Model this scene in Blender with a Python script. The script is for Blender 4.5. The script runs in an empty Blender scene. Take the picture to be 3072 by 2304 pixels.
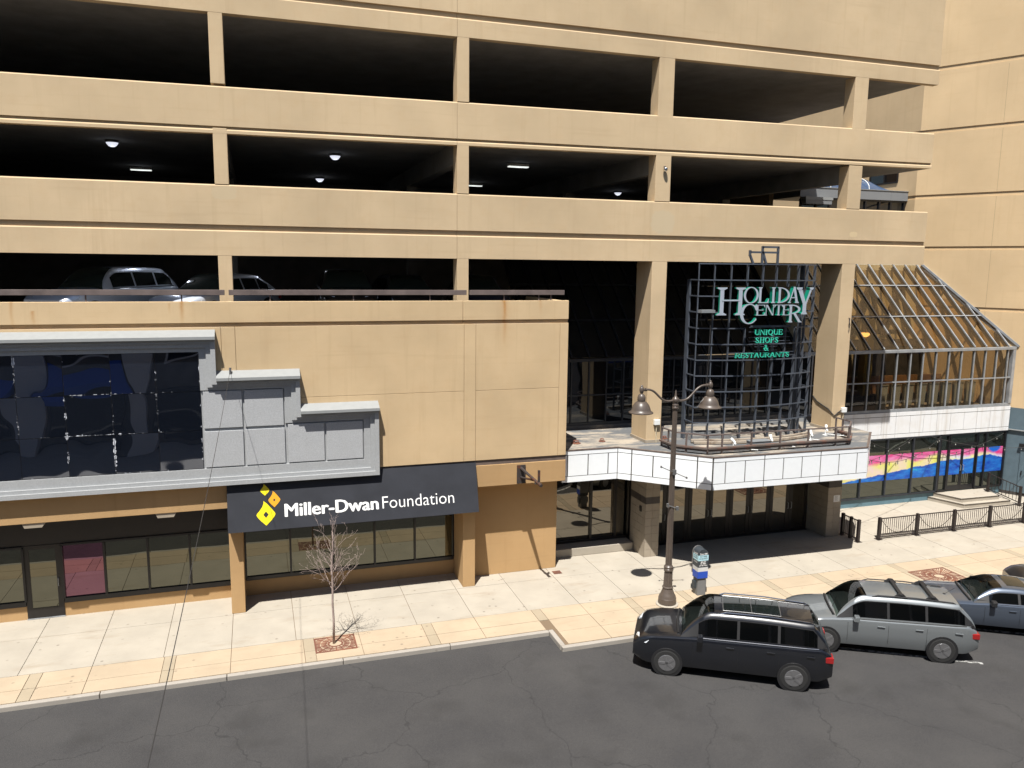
import bpy, math, random
from mathutils import Vector, Matrix
random.seed(7)
S = bpy.context.scene
COL = S.collection
PI = math.pi

# ------------------------------------------------------------------ camera, sky, sun, exposure
cam = bpy.data.objects.new('camera', bpy.data.cameras.new('camera'))
COL.objects.link(cam)
yaw, pitch, roll = 0.313042, 0.148391, -0.0112858
fwd = Vector((math.sin(yaw)*math.cos(pitch), math.cos(yaw)*math.cos(pitch), -math.sin(pitch)))
rt = Vector((math.cos(yaw), -math.sin(yaw), 0)); dn = fwd.cross(rt)
r2 = math.cos(roll)*rt + math.sin(roll)*dn; d2 = -math.sin(roll)*rt + math.cos(roll)*dn
Mc = Matrix((r2, -d2, -fwd)).transposed().to_4x4()
Mc.translation = (0, -26.0, 10.72)
cam.matrix_world = Mc
cam.data.sensor_width = 36; cam.data.sensor_fit = 'HORIZONTAL'
cam.data.lens = 36*2391.86/3072
cam.data.clip_start = 0.05; cam.data.clip_end = 2000
S.camera = cam

SUN = Vector((-0.607, -1.0, 2.41)).normalized()
w = bpy.data.worlds.new('World'); S.world = w; w.use_nodes = True
nt = w.node_tree; nt.nodes.clear()
sky = nt.nodes.new('ShaderNodeTexSky'); sky.sky_type = 'NISHITA'; sky.sun_disc = False
sky.sun_elevation = math.asin(SUN.z); sky.sun_rotation = math.atan2(SUN.x, SUN.y) % (2*PI)
sky.air_density = 1.0; sky.dust_density = 1.0; sky.ozone_density = 1.0
bg = nt.nodes.new('ShaderNodeBackground'); bg.inputs['Strength'].default_value = 0.055
wo = nt.nodes.new('ShaderNodeOutputWorld')
nt.links.new(sky.outputs[0], bg.inputs[0]); nt.links.new(bg.outputs[0], wo.inputs[0])
sl = bpy.data.lights.new('sun', 'SUN'); sl.energy = 5.0; sl.angle = math.radians(0.5); sl.color = (1.0, 0.965, 0.91)
so = bpy.data.objects.new('sun', sl); COL.objects.link(so)
so.rotation_euler = (-SUN).to_track_quat('-Z', 'Y').to_euler(); so.location = (-20, -40, 60)
S.view_settings.view_transform = 'Standard'; S.view_settings.look = 'None'
S.view_settings.exposure = 0.70; S.view_settings.gamma = 1.0; S.view_settings.use_curve_mapping = False
S.render.engine = 'CYCLES'
S.cycles.max_bounces = 8; S.cycles.transparent_max_bounces = 16; S.cycles.use_denoising = True
S.cycles.caustics_reflective = False; S.cycles.caustics_refractive = False
S.cycles.sample_clamp_indirect = 6.0

# ------------------------------------------------------------------ materials
def new_mat(name):
    m = bpy.data.materials.new(name); m.use_nodes = True
    n = m.node_tree; n.nodes.clear()
    o = n.nodes.new('ShaderNodeOutputMaterial'); p = n.nodes.new('ShaderNodeBsdfPrincipled')
    n.links.new(p.outputs[0], o.inputs[0])
    return m, n, p, o
def mth(n, op, a, b=None, c=None, clamp=False):
    k = n.nodes.new('ShaderNodeMath'); k.operation = op; k.use_clamp = clamp
    for i, v in enumerate((a, b, c)):
        if v is None: continue
        if isinstance(v, (int, float)): k.inputs[i].default_value = v
        else: n.links.new(v, k.inputs[i])
    return k.outputs[0]
def mixc(n, f, a, b):
    k = n.nodes.new('ShaderNodeMix'); k.data_type = 'RGBA'
    for i, v in ((0, f), (6, a), (7, b)):
        if isinstance(v, (int, float)): k.inputs[i].default_value = v
        elif isinstance(v, tuple): k.inputs[i].default_value = (*v, 1)
        else: n.links.new(v, k.inputs[i])
    return k.outputs[2]
def pos(n): return n.nodes.new('ShaderNodeNewGeometry').outputs['Position']
def scaled(n, v, s):
    k = n.nodes.new('ShaderNodeMapping'); k.inputs['Scale'].default_value = s
    n.links.new(v, k.inputs[0]); return k.outputs[0]
def noise(n, v, sc, det=4, rough=0.55):
    k = n.nodes.new('ShaderNodeTexNoise'); k.inputs['Scale'].default_value = sc
    k.inputs['Detail'].default_value = det; k.inputs['Roughness'].default_value = rough
    n.links.new(v, k.inputs['Vector']); return k.outputs['Fac']
def rng(n, v, a, b, c=0.0, d=1.0):
    k = n.nodes.new('ShaderNodeMapRange'); n.links.new(v, k.inputs[0])
    for i, x in enumerate((a, b, c, d)): k.inputs[i+1].default_value = x
    return k.outputs[0]
def bump(n, p, h, st, dist=0.02):
    k = n.nodes.new('ShaderNodeBump'); k.inputs['Strength'].default_value = st; k.inputs['Distance'].default_value = dist
    n.links.new(h, k.inputs['Height']); n.links.new(k.outputs[0], p.inputs['Normal'])
def sep(n, v):
    k = n.nodes.new('ShaderNodeSeparateXYZ'); n.links.new(v, k.inputs[0]); return k.outputs
def sc3(c, f): return tuple(min(1, x*f) for x in c)

def plain(name, c, rough=0.5, metal=0.0, spec=0.5, var=0.0, vs=6.0, emit=None, coat=0.0, bmp=0.0, bs=60):
    m, n, p, o = new_mat(name)
    p.inputs['Base Color'].default_value = (*c, 1); p.inputs['Roughness'].default_value = rough
    p.inputs['Metallic'].default_value = metal; p.inputs['Specular IOR Level'].default_value = spec
    if coat: p.inputs['Coat Weight'].default_value = coat; p.inputs['Coat Roughness'].default_value = 0.03
    if var:
        f = noise(n, pos(n), vs, 5)
        n.links.new(mixc(n, rng(n, f, 0.3, 0.7), sc3(c, 1-var), sc3(c, 1+var)), p.inputs['Base Color'])
    if bmp: bump(n, p, noise(n, pos(n), bs, 4), bmp, 0.01)
    if emit: p.inputs['Emission Color'].default_value = (*emit[0], 1); p.inputs['Emission Strength'].default_value = emit[1]
    return m

def gauss(n, x, x0, wd):
    d = mth(n, 'DIVIDE', mth(n, 'SUBTRACT', x, x0), wd)
    return mth(n, 'POWER', 2.718, mth(n, 'MULTIPLY', mth(n, 'MULTIPLY', d, d), -1.0))
def stucco(name, c, streaks=(), patches=(), strong=1.5):
    """painted stucco: cloudy tone, faint run-down streaks, fine grain; optional rust runs and pale repair patches"""
    m, n, p, o = new_mat(name)
    P = pos(n); x, y, z = sep(n, P)
    big = noise(n, P, 0.35, 4); mid = noise(n, P, 2.3, 5, 0.65)
    run = noise(n, scaled(n, P, (3.2, 3.2, 0.16)), 1.3, 4, 0.6)
    lay = noise(n, scaled(n, P, (0.25, 0.25, 5.0)), 1.2, 3, 0.6)
    fine = noise(n, P, 38, 3, 0.7)
    col = mixc(n, rng(n, big, 0.35, 0.65), sc3(c, 1-0.07*strong), sc3(c, 1+0.05*strong))
    dirt = (c[0]*0.74, c[1]*0.70, c[2]*0.66)
    col = mixc(n, rng(n, run, 0.55, 0.82, 0, 0.30*strong), col, dirt)
    col = mixc(n, rng(n, lay, 0.58, 0.85, 0, 0.22*strong), col, dirt)
    col = mixc(n, rng(n, mid, 0.5, 0.8, 0, 0.22*strong), col, (c[0]*0.92, c[1]*0.84, c[2]*0.76))
    col = mixc(n, rng(n, fine, 0.30, 0.70, 0.10, 0), col, dirt)
    for (x0, wd, zt, zb, amt) in streaks:
        wob = mth(n, 'ADD', x, mth(n, 'MULTIPLY', mth(n, 'SUBTRACT', noise(n, scaled(n, P, (0.1, 0.1, 1)), 3.0, 3), 0.5), 0.10))
        g = gauss(n, wob, x0, wd)
        r = rng(n, z, zb, zt, 0, amt)
        up = mth(n, 'LESS_THAN', z, zt+0.03)
        f = mth(n, 'MULTIPLY', mth(n, 'MULTIPLY', g, r), mth(n, 'MULTIPLY', up, rng(n, fine, 0.2, 0.6, 0.6, 1.0)), clamp=True)
        col = mixc(n, f, col, (0.40, 0.17, 0.03))
    for (x0, z0, rx, rz, pc, amt) in patches:
        dx = mth(n, 'DIVIDE', mth(n, 'SUBTRACT', x, x0), rx); dz = mth(n, 'DIVIDE', mth(n, 'SUBTRACT', z, z0), rz)
        d = mth(n, 'ADD', mth(n, 'POWER', mth(n, 'ABSOLUTE', dx), 3.0), mth(n, 'POWER', mth(n, 'ABSOLUTE', dz), 3.0))
        d = mth(n, 'ADD', d, mth(n, 'MULTIPLY', mth(n, 'SUBTRACT', noise(n, P, 6, 5, 0.75), 0.5), 2.2))
        col = mixc(n, rng(n, d, 0.75, 1.05, amt, 0), col, pc)
    n.links.new(col, p.inputs['Base Color'])
    p.inputs['Roughness'].default_value = 0.9; p.inputs['Specular IOR Level'].default_value = 0.2
    bump(n, p, mth(n, 'ADD', mth(n, 'MULTIPLY', noise(n, P, 70, 3, 0.7), 0.6), mth(n, 'MULTIPLY', mid, 0.8)), 0.28, 0.02)
    return m
def paving(name, c, spot=(0.12, 0.10, 0.08), stain=0.35):
    m, n, p, o = new_mat(name)
    P = pos(n)
    oi = n.nodes.new('ShaderNodeObjectInfo').outputs['Random']
    a = noise(n, P, 0.9, 6, 0.6); b = noise(n, P, 14, 4, 0.7); g = noise(n, P, 90, 2, 0.6)
    st = noise(n, scaled(n, P, (0.5, 1.6, 1)), 1.1, 6, 0.68)
    col = mixc(n, rng(n, a, 0.3, 0.7), sc3(c, 0.90), sc3(c, 1.07))
    col = mixc(n, mth(n, 'MULTIPLY', oi, 0.16), col, sc3(c, 0.72))
    col = mixc(n, rng(n, st, 0.55, 0.80, 0, stain), col, (c[0]*0.66, c[1]*0.56, c[2]*0.46))
    col = mixc(n, rng(n, b, 0.63, 0.70, 0, 0.30), col, (c[0]*0.62, c[1]*0.56, c[2]*0.5))
    v = n.nodes.new('ShaderNodeTexVoronoi'); v.inputs['Scale'].default_value = 3.2; n.links.new(P, v.inputs['Vector'])
    pat = rng(n, noise(n, P, 0.55, 2), 0.46, 0.60)
    col = mixc(n, mth(n, 'MULTIPLY', rng(n, v.outputs['Distance'], 0.07, 0.17, 0.6, 0), pat), col, spot)
    col = mixc(n, rng(n, g, 0.3, 0.7, 0.10, 0), col, (c[0]*0.5, c[1]*0.5, c[2]*0.5))
    n.links.new(col, p.inputs['Base Color'])
    p.inputs['Roughness'].default_value = 0.92; p.inputs['Specular IOR Level'].default_value = 0.2
    bump(n, p, mth(n, 'ADD', b, mth(n, 'MULTIPLY', g, 0.6)), 0.22, 0.01)
    return m
def mirror_glass(name, base, ior=1.9, tint=(1, 1, 1), rough=0.015, wav=0.0, wsc=1.2):
    m, n, p, o = new_mat(name)
    p.inputs['Base Color'].default_value = (*base, 1); p.inputs['Roughness'].default_value = rough
    p.inputs['IOR'].default_value = ior; p.inputs['Specular Tint'].default_value = (*tint, 1)
    if wav:
        oi = n.nodes.new('ShaderNodeObjectInfo').outputs['Random']
        va = n.nodes.new('ShaderNodeVectorMath'); va.operation = 'ADD'; n.links.new(pos(n), va.inputs[0])
        cb = n.nodes.new('ShaderNodeCombineXYZ'); n.links.new(mth(n, 'MULTIPLY', oi, 40.0), cb.inputs[0]); n.links.new(cb.outputs[0], va.inputs[1])
        bump(n, p, noise(n, va.outputs[0], wsc, 1, 0.4), wav, 0.1)
    return m, n, p
def clear_glass(name, tint, ior=1.7):
    m, n, p, o = new_mat(name)
    n.nodes.remove(p)
    t = n.nodes.new('ShaderNodeBsdfTransparent'); t.inputs[0].default_value = (*tint, 1)
    g = n.nodes.new('ShaderNodeBsdfGlossy'); g.inputs['Roughness'].default_value = 0.02
    ge = n.nodes.new('ShaderNodeNewGeometry'); dt = n.nodes.new('ShaderNodeVectorMath'); dt.operation = 'DOT_PRODUCT'
    n.links.new(ge.outputs['Incoming'], dt.inputs[0]); n.links.new(ge.outputs['Normal'], dt.inputs[1])
    c = mth(n, 'ABSOLUTE', dt.outputs['Value']); f0 = ((ior-1)/(ior+1))**2
    fr = mth(n, 'ADD', f0, mth(n, 'MULTIPLY', mth(n, 'POWER', mth(n, 'SUBTRACT', 1.0, c, clamp=True), 5.0), 1-f0), clamp=True)
    mx = n.nodes.new('ShaderNodeMixShader')
    n.links.new(fr, mx.inputs[0]); n.links.new(t.outputs[0], mx.inputs[1]); n.links.new(g.outputs[0], mx.inputs[2])
    n.links.new(mx.outputs[0], o.inputs[0])
    return m
def paint(name, c, flake=0.0, rough=0.28):
    m, n, p, o = new_mat(name)
    p.inputs['Base Color'].default_value = (*c, 1); p.inputs['Metallic'].default_value = flake
    p.inputs['Roughness'].default_value = rough; p.inputs['Coat Weight'].default_value = 1.0; p.inputs['Coat Roughness'].default_value = 0.02
    return m

TANU = (0.555, 0.424, 0.266)
TANL = (0.565, 0.420, 0.250)
TANC = (0.44, 0.285, 0.140)
TANT = (0.615, 0.455, 0.270)
M = {}
M['garage'] = stucco('garage_stucco', TANU, patches=[(13.75, 12.25, 0.46, 0.42, (0.52, 0.43, 0.29), 0.6), (-0.72, 12.72, 0.36, 0.20, (0.53, 0.43, 0.28), 0.6), (21.9, 12.02, 0.18, 0.10, (0.60, 0.47, 0.28), 0.8)])
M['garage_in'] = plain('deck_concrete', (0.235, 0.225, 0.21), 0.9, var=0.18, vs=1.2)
M['shop'] = stucco('shop_stucco', TANL, streaks=[(7.72, 0.05, 9.56, 8.1, 0.8), (7.74, 0.14, 9.56, 7.4, 0.22), (-1.97, 0.05, 9.56, 8.85, 0.75), (-5.75, 0.045, 9.3, 8.85, 0.6), (-6.25, 0.04, 9.56, 8.7, 0.5), (-2.3, 0.03, 9.5, 9.2, 0.4), (8.95, 0.05, 9.57, 9.0, 0.3)])
M['shop_low'] = stucco('lower_stucco', TANC, strong=1.2)
M['tower'] = stucco('tower_stucco', TANT, strong=1.1)
M['towerjoint'] = plain('tower_joint', (0.30, 0.22, 0.13), 0.9)
M['teal'] = plain('teal_paint', (0.085, 0.125, 0.15), 0.6, var=0.12, vs=3)
M['tealb'] = plain('teal_plinth_paint', (0.10, 0.18, 0.22), 0.6, var=0.12, vs=3)
M['joint'] = plain('joint_dark', (0.045, 0.04, 0.036), 0.9)
M['pavejoint'] = plain('paving_joint', (0.17, 0.12, 0.075), 0.95)
M['greystone'] = None
def speckle(name, c, f0=0.75, f1=1.12):
    m, n, p, o = new_mat(name); P = pos(n)
    a = noise(n, P, 34, 3, 0.85); b = noise(n, P, 3, 4); d = noise(n, P, 13, 4, 0.8)
    run = noise(n, scaled(n, P, (4, 4, 0.3)), 1.5, 4, 0.6)
    col = mixc(n, rng(n, a, 0.32, 0.68), sc3(c, f0), sc3(c, f1))
    col = mixc(n, rng(n, d, 0.55, 0.72, 0, 0.35), col, sc3(c, 0.62))
    col = mixc(n, rng(n, b, 0.4, 0.7, 0, 0.25), col, (c[0]*0.8, c[1]*0.8, c[2]*0.78))
    col = mixc(n, rng(n, run, 0.62, 0.85, 0, 0.35), col, sc3(c, 0.6))
    n.links.new(col, p.inputs['Base Color']); p.inputs['Roughness'].default_value = 0.85
    p.inputs['Specular IOR Level'].default_value = 0.25
    bump(n, p, a, 0.35, 0.01)
    return m
M['greystone'] = speckle('grey_stone_panel', (0.42, 0.43, 0.44))
M['greytrim'] = speckle('grey_trim', (0.37, 0.38, 0.385), 0.85, 1.08)
M['coping'] = plain('coping_metal', (0.27, 0.28, 0.278), 0.5, var=0.05)
M['bronze'] = plain('dark_bronze', (0.014, 0.012, 0.0115), 0.4, var=0.15)
M['frame'] = plain('black_frame', (0.009, 0.009, 0.011), 0.35)
M['rail'] = plain('rail_paint', (0.135, 0.105, 0.095), 0.5, var=0.25, vs=2.5)
M['strip'] = plain('flashing', (0.13, 0.10, 0.085), 0.5, var=0.2)
M['awning'] = plain('awning_fabric', (0.027, 0.029, 0.036), 0.75, spec=0.3, var=0.14, vs=1.6, bmp=0.15)
M['white'] = plain('white_letter', (0.85, 0.85, 0.83), 0.5)
M['yellow'] = plain('yellow_vinyl', (0.82, 0.66, 0.01), 0.5)
M['orange'] = plain('orange_vinyl', (0.75, 0.33, 0.015), 0.5)
M['panel'] = plain('white_panel', (0.80, 0.83, 0.85), 0.25, var=0.02)
def streaky(name, c):
    m, n, p, o = new_mat(name); P = pos(n)
    run = noise(n, scaled(n, P, (4.0, 4.0, 0.12)), 1.2, 5, 0.65); b = noise(n, P, 2.0, 4)
    col = mixc(n, rng(n, run, 0.52, 0.78, 0, 0.7), c, (0.45, 0.40, 0.33))
    col = mixc(n, rng(n, b, 0.5, 0.75, 0, 0.25), col, (0.55, 0.5, 0.42))
    n.links.new(col, p.inputs['Base Color']); p.inputs['Roughness'].default_value = 0.4
    return m
M['panel2'] = streaky('stained_white_panel', (0.74, 0.75, 0.76))
def roofing():
    m, n, p, o = new_mat('canopy_roofing'); P = pos(n)
    a = noise(n, scaled(n, P, (0.6, 1.4, 1)), 1.0, 6, 0.66); b = noise(n, P, 9, 4)
    c = mixc(n, rng(n, a, 0.40, 0.54), (0.37, 0.32, 0.255), (0.115, 0.12, 0.125))
    c = mixc(n, rng(n, b, 0.55, 0.8, 0, 0.4), c, (0.10, 0.085, 0.07))
    n.links.new(c, p.inputs['Base Color']); p.inputs['Roughness'].default_value = 0.85
    bump(n, p, b, 0.2)
    return m
M['roofing'] = roofing()
M['tile'] = plain('pier_tile', (0.34, 0.29, 0.225), 0.55, var=0.06, vs=3)
M['tiledark'] = plain('pier_dark_tile', (0.055, 0.047, 0.045), 0.4, var=0.1)
M['lattice'] = plain('lattice_paint', (0.068, 0.078, 0.096), 0.42, var=0.16, vs=2)
M['letterface'] = plain('letter_face', (0.36, 0.40, 0.46), 0.35, var=0.06)
M['letterside'] = plain('letter_return', (0.004, 0.20, 0.13), 0.4)
M['mint'] = plain('mint_letter', (0.06, 0.62, 0.43), 0.4)
M['mintside'] = plain('mint_letter_side', (0.01, 0.22, 0.15), 0.5)
def rusty(name, c, r=(0.23, 0.075, 0.035), th=0.45):
    m, n, p, o = new_mat(name); P = pos(n)
    a = noise(n, P, 2.2, 6, 0.7)
    n.links.new(mixc(n, rng(n, a, th, th+0.15), c, r), p.inputs['Base Color']); p.inputs['Roughness'].default_value = 0.75
    return m
M['rustbeam'] = rusty('rusty_beam', (0.10, 0.078, 0.066), (0.17, 0.066, 0.042), 0.5)
M['rustbracket'] = rusty('rusty_bracket', (0.035, 0.028, 0.026), (0.12, 0.035, 0.012), 0.5)
M['timber'] = rusty('weathered_timber', (0.33, 0.28, 0.22), (0.14, 0.09, 0.06), 0.5)
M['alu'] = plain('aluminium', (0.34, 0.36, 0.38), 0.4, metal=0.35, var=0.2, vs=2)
M['alud'] = plain('dark_shaded_aluminium', (0.030, 0.034, 0.042), 0.45, metal=0.2, var=0.15)  # dark frames; also the shaded copy of the aluminium for bars under the garage
M['whitebox'] = plain('white_fixture', (0.75, 0.76, 0.74), 0.4)
M['greybox'] = plain('grey_box', (0.20, 0.21, 0.22), 0.5)
M['lamp'] = plain('lamp_bronze', (0.088, 0.070, 0.058), 0.38, var=0.1, vs=8)
M['fence'] = plain('fence_paint', (0.022, 0.016, 0.015), 0.45)
M['grate'] = rusty('grate_iron', (0.155, 0.062, 0.040), (0.24, 0.095, 0.05), 0.5)
M['soil'] = plain('gravel_soil', (0.23, 0.17, 0.11), 0.95, var=0.3, vs=25)
M['con'] = paving('concrete_paving', (0.395, 0.356, 0.294), stain=0.6)
M['tan'] = paving('tan_paving', (0.43, 0.345, 0.245), stain=0.35)
M['tanband'] = paving('band_paving', (0.36, 0.30, 0.215), stain=0.15)
M['kerb'] = paving('kerb_concrete', (0.36, 0.33, 0.29))
def asphalt():
    m, n, p, o = new_mat('asphalt'); P = pos(n)
    a = noise(n, P, 0.5, 5); b = noise(n, P, 120, 2, 0.7)
    c = mixc(n, rng(n, a, 0.3, 0.7), (0.020, 0.020, 0.022), (0.036, 0.035, 0.035))
    c = mixc(n, rng(n, b, 0.4, 0.7, 0, 0.35), c, (0.16, 0.15, 0.14))
    vo = n.nodes.new('ShaderNodeTexVoronoi'); vo.feature = 'DISTANCE_TO_EDGE'; vo.inputs['Scale'].default_value = 0.22
    va = n.nodes.new('ShaderNodeVectorMath'); va.operation = 'ADD'; n.links.new(P, va.inputs[0])
    nn_ = n.nodes.new('ShaderNodeTexNoise'); nn_.inputs['Scale'].default_value = 1.3; nn_.inputs['Detail'].default_value = 5; n.links.new(P, nn_.inputs['Vector']); n.links.new(nn_.outputs['Color'], va.inputs[1]); n.links.new(va.outputs[0], vo.inputs['Vector'])
    c = mixc(n, rng(n, vo.outputs['Distance'], 0.001, 0.005, 0.6, 0), c, (0.018, 0.018, 0.018))
    oil = noise(n, P, 0.8, 3, 0.5); c = mixc(n, rng(n, oil, 0.56, 0.76, 0, 0.5), c, (0.022, 0.021, 0.020))
    n.links.new(c, p.inputs['Base Color']); p.inputs['Roughness'].default_value = 0.9
    bump(n, p, b, 0.3)
    return m
M['asphalt'] = asphalt()
def wornpaint():
    m, n, p, o = new_mat('road_paint'); P = pos(n)
    a = noise(n, P, 7, 6, 0.75)
    n.links.new(mixc(n, rng(n, a, 0.46, 0.56), (0.50, 0.50, 0.48), (0.09, 0.088, 0.085)), p.inputs['Base Color']); p.inputs['Roughness'].default_value = 0.8
    return m
M['line'] = wornpaint()
M['bark'] = plain('twig_bark', (0.34, 0.265, 0.235), 0.85, var=0.2, vs=12)
M['store'], _n, _p = mirror_glass('store_glass', (0.003, 0.004, 0.003), 2.35, (0.84, 0.84, 0.68), wav=0.035, wsc=0.8)
M['storepink'], _n, _p = mirror_glass('pink_store_glass', (0.008, 0.004, 0.008), 2.6, (0.95, 0.48, 0.66), wav=0.03)
M['door'], _n, _p = mirror_glass('door_glass', (0.006, 0.006, 0.006), 2.5, (0.95, 0.88, 0.75), wav=0.02)
M['rest'], _n, _p = mirror_glass('restaurant_glass', (0.012, 0.014, 0.012), 2.0, (0.88, 0.92, 0.78), wav=0.03)
M['dark'], _n, _p = mirror_glass('dark_shaded_glass', (0.005, 0.006, 0.008), 1.7, (0.9, 0.95, 1.0), wav=0.05, wsc=1.0)  # dark panes; also the shaded copy of the atrium glass
def film_glass():
    m, n, p = mirror_glass('filmed_glass', (0.006, 0.008, 0.013), 2.6, (0.78, 0.85, 1.0), wav=0.30, wsc=0.6)
    tc = n.nodes.new('ShaderNodeTexCoord'); gx, gy, gz = sep(n, tc.outputs['Generated'])
    oi = n.nodes.new('ShaderNodeObjectInfo').outputs['Random']
    P = pos(n); ns = noise(n, scaled(n, P, (1, 1, 1)), 5.0, 5, 0.7); big = noise(n, P, 1.1, 2)
    e = mth(n, 'MINIMUM', mth(n, 'MINIMUM', gx, mth(n, 'SUBTRACT', 1.0, gx)), mth(n, 'MINIMUM', gz, mth(n, 'SUBTRACT', 1.02, gz)))
    e = mth(n, 'ADD', e, mth(n, 'MULTIPLY', mth(n, 'SUBTRACT', ns, 0.5), 0.22))
    f = mth(n, 'MULTIPLY', mth(n, 'LESS_THAN', mth(n, 'ADD', e, mth(n, 'MULTIPLY', mth(n, 'SUBTRACT', big, 0.5), -0.10)), -0.012), mth(n, 'GREATER_THAN', big, 0.45))
    n.links.new(mixc(n, f, (0.006, 0.008, 0.013), (0.62, 0.64, 0.68)), p.inputs['Base Color'])
    n.links.new(mth(n, 'ADD', mth(n, 'MULTIPLY', f, 0.6), 0.015), p.inputs['Roughness'])
    return m
M['film'] = film_glass()
M['atr'] = clear_glass('atrium_glass', (0.82, 0.74, 0.61), 1.8)
M['atrv'] = clear_glass('atrium_wall_glass', (0.70, 0.67, 0.62), 1.6)
M['vault'], _n, _p = mirror_glass('vault_glass', (0.05, 0.09, 0.17), 1.8)
M['inwall'] = plain('interior_plaster', (0.60, 0.53, 0.38), 0.8, var=0.06)
M['cream'] = plain('cream_laminate', (0.62, 0.58, 0.44), 0.5, var=0.04)
M['wood'] = plain('orange_wood', (0.27, 0.15, 0.075), 0.5, var=0.15, vs=5)
M['curtain'] = plain('grey_drape', (0.055, 0.052, 0.050), 0.8, var=0.4, vs=3)
M['olive'] = plain('olive_paint', (0.34, 0.27, 0.07), 0.6)
M['rafter'] = plain('brown_steel', (0.10, 0.080, 0.066), 0.6)
M['glow'] = plain('warm_shade', (0.8, 0.45, 0.15), 0.5, emit=((1.0, 0.55, 0.18), 1.6))
M['lit'] = plain('lit_diffuser', (0.8, 0.82, 0.9), 0.4, emit=((0.85, 0.88, 1.0), 0.55))
M['tube'] = plain('lit_tube', (0.9, 0.9, 0.9), 0.4, emit=((0.95, 1.0, 0.95), 0.6))
M['blue'] = plain('kiosk_blue', (0.012, 0.065, 0.42), 0.4)
M['kiosk'] = plain('kiosk_charcoal', (0.038, 0.046, 0.054), 0.45)
M['kioskg'] = plain('kiosk_grey', (0.15, 0.155, 0.16), 0.55, var=0.06)
M['pale'] = plain('pale_blue_label', (0.42, 0.66, 0.74), 0.5)
M['paperlabel'] = plain('paper_label', (0.55, 0.56, 0.55), 0.6)
M['ink'] = plain('ink', (0.02, 0.02, 0.025), 0.6)
M['tyre'] = plain('tyre_rubber', (0.018, 0.018, 0.018), 0.8)
M['rim'] = plain('alloy_rim', (0.35, 0.35, 0.36), 0.3, metal=0.8)
M['cglass'], _n, _p = mirror_glass('car_glass', (0.008, 0.011, 0.010), 1.52, (1, 1, 1))
M['cshield'], _n, _p = mirror_glass('car_windscreen', (0.022, 0.036, 0.030), 1.5, (1, 1, 1))
M['seatcloth'] = plain('seat_cloth', (0.055, 0.052, 0.05), 0.85, var=0.2)
M['shieldc'] = clear_glass('car_clear_glass', (0.62, 0.70, 0.66), 1.6)
M['sidec'] = clear_glass('car_side_glass', (0.24, 0.26, 0.27), 1.6)
M['plastic'] = plain('black_plastic', (0.015, 0.015, 0.016), 0.5)
M['chrome'] = plain('chrome', (0.6, 0.6, 0.6), 0.15, metal=1.0)
M['lens'] = plain('headlight_lens', (0.55, 0.58, 0.62), 0.12, coat=1.0)
M['red'] = plain('tail_lens', (0.28, 0.01, 0.01), 0.2, coat=1.0)
M['steel'] = plain('galvanised_steel', (0.20, 0.20, 0.20), 0.4, metal=0.5)
M['cable'] = plain('cable_black', (0.03, 0.028, 0.027), 0.6)
M['bulb'] = plain('bulb_glass', (0.22, 0.22, 0.20), 0.1, coat=1.0)
M['opp'] = plain('opposite_stone', (0.13, 0.125, 0.12), 0.8, var=0.2, vs=1)
M['oppcol'] = plain('opposite_column', (0.62, 0.62, 0.66), 0.8)
M['oppblue'] = plain('opposite_awning', (0.035, 0.11, 0.50), 0.6)

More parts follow.
